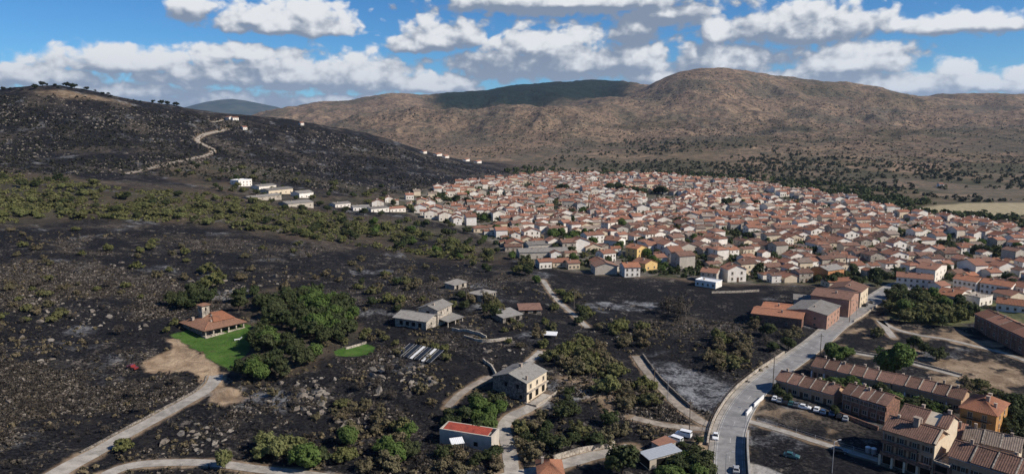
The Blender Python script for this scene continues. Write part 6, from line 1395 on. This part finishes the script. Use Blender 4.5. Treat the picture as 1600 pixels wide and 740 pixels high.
scatter('brown_scrub', 'scorched brown low scrub and dead grass tufts', 'scrub', px_points(NEAR, 4600, scrubby), [clump_proto(i, 12, .34, .45) for i in range(5)], .5, 1.25, leaf_material('brown_scrub', (.038,.031,.024), (.090,.072,.052), (.055,.048,.038), .05), seed=5)
scatter('left_rough', 'scorched brown tussocks on the rocky left slope', 'scrub', px_points([(0,430),(130,440),(300,470),(240,520),(140,560),(80,660),(0,680)], 1600, rocky), [clump_proto(i+9, 12, .34, .45) for i in range(5)], .5, 1.2, leaf_material('tussock', (.040,.033,.026), (.095,.077,.058), (.06,.052,.042), .05), seed=6)
scatter('band_undergrowth', 'low olive undergrowth filling the green band', 'undergrowth', px_points(GB, 3000, lambda x, y: off_roads(x, y) & (fbm(x+33, y, 60, 4) + rng.uniform(-.2, .2, len(x)) > -.1)), [clump_proto(i+20, 16, .36, .6) for i in range(5)], 1.2, 2.6, LEAF['olive'], seed=7)
scatter('scorched_scrub', 'small olive and brown scrub surviving on the burnt slope', 'scrub', px_points(NEAR, 1500, lambda x, y: off_roads(x, y) & (sdist(x, y, Z['black_field']) < 0) & (fbm(x-40, y+90, 42, 4) + rng.uniform(-.2, .2, len(x)) > .16)), [clump_proto(i+80, 22, .30, .6) for i in range(6)], .5, 1.6, LEAF['scorched'], seed=14)
gv = px_points([(690,300),(850,282),(1000,286),(1200,302),(1330,322),(1440,342),(1595,370),(1595,460),(1460,448),(1300,442),(1150,440),(1020,430),(930,420),(850,410),(780,385),(720,345)], 1500, lambda x, y: (np.min(np.hypot(x[:, None]-SPT[None, :, 0], y[:, None]-SPT[None, :, 1]), 1) > 5.2) & (np.min(np.hypot(x[:, None]-HN[None, :, 0]-4, y[:, None]-HN[None, :, 1]-4), 1) > 9) & (dist_line(x, y, mr[::3]) > 6))
scatter('village_gardens', 'dark garden greenery filling the gaps between village houses', 'greenery', gv, [clump_proto(i+90, 26, .30, .8) for i in range(6)], 1.8, 3.8, LEAF['oak'], seed=15)
HILL = [(-5,152),(100,145),(200,165),(330,185),(480,200),(620,228),(760,265),(830,278),(700,300),(560,305),(420,285),(250,275),(-5,272)]
scatter('hill_scrub', 'dark burnt scrub dotted over the left hill', 'scrub', px_points(HILL, 5200, lambda x, y: (fbm(x, y, 120, 4) + rng.uniform(-.3, .3, len(x)) > -.1) & (np.hypot(x, y) < 1600)), [clump_proto(i+30, 12, .4, .6) for i in range(5)], 1.2, 2.8, leaf_material('hill_scrub', (.020,.022,.016), (.048,.048,.030), (.03,.028,.022), .05), seed=8)
scatter('hill_rubble', 'pale rocks dotted over the left hill', 'stones', px_points(HILL, 2000, lambda x, y: (fbm(x+50, y, 90, 4) + rng.uniform(-.2, .2, len(x)) > .08) & (np.hypot(x, y) < 1500)), [stone_proto(70+i) for i in range(4)], .7, 1.7, M_ROCK, seed=9)
VAL = [(820,262),(1000,268),(1200,278),(1400,300),(1605,330),(1605,372),(1440,338),(1330,316),(1210,296),(1110,284),(1000,277),(850,276),(780,270)]
scatter('valley_trees', 'belt of dark green trees between village and mountain', 'trees', px_points(VAL, 1050, lambda x, y: (sdist(x, y, Z['tan_field']) < -8) & (sdist(x, y, Z['village']) < 4) & (fbm(x, y, 110, 4) + rng.uniform(-.2, .2, len(x)) > -.02)), [clump_proto(i+40, 24, .34, .8) for i in range(5)], 3.0, 6.5, LEAF['oak'], seed=10)
FOOT = [(820,262),(880,240),(1000,215),(1150,225),(1350,250),(1605,270),(1605,330),(1400,300),(1200,280),(1000,268)]
scatter('foothill_trees', 'dark scattered trees on the lower mountain slopes', 'trees', px_points(FOOT, 1900, lambda x, y: (sdist(x, y, Z['tan_field']) < -8) & (fbm(x, y, 240, 5) + rng.uniform(-.4, .4, len(x)) > .14)), [clump_proto(i+50, 16, .38, .7) for i in range(5)], 2.4, 6.0, leaf_material('foothill_leaves', (.040,.048,.026), (.075,.080,.042), (.065,.06,.04), .1), seed=11)
UP = [(480,205),(560,180),(640,165),(860,165),(960,160),(1060,118),(1120,110),(1200,126),(1400,152),(1605,156),(1605,270),(1350,250),(1150,225),(1000,215),(880,240),(800,255)]
scatter('mountain_scrub', 'sparse dark scrub dotted over the dry mountain', 'scrub', px_points(UP, 5200, lambda x, y: (np.hypot(x, y) > 1500) & (fbm(x, y, 420, 5) + rng.uniform(-.4, .4, len(x)) > .0)), [clump_proto(i+60, 10, .45, .5) for i in range(5)], 1.8, 4.2, leaf_material('mountain_scrub', (.060,.056,.038), (.105,.092,.062), (.09,.075,.055), .05), seed=12)

# ------------------------------------------------------------------ the air
def air():
    V, F_ = [], []; box(V, F_, -13000, 13000, -2500, 17500, -70, 640); o = add('haze', mesh('haze', V, F_, [])); o['kind'] = 'stuff'; tag(o, 'thin blue summer haze over the valley', 'haze')
    m = bpy.data.materials.new('haze'); m.use_nodes = True; t = NT(m.node_tree); t.n.clear(); v = t.new('ShaderNodeVolumePrincipled'); v.inputs['Color'].default_value = (.50, .70, 1.0, 1); v.inputs['Density'].default_value = HAZE; v.inputs['Anisotropy'].default_value = .2
    out = t.new('ShaderNodeOutputMaterial'); t.l.new(v.outputs[0], out.inputs['Volume']); o.data.materials.append(m)
HAZE = 2.5e-5
air()
write_ranks()
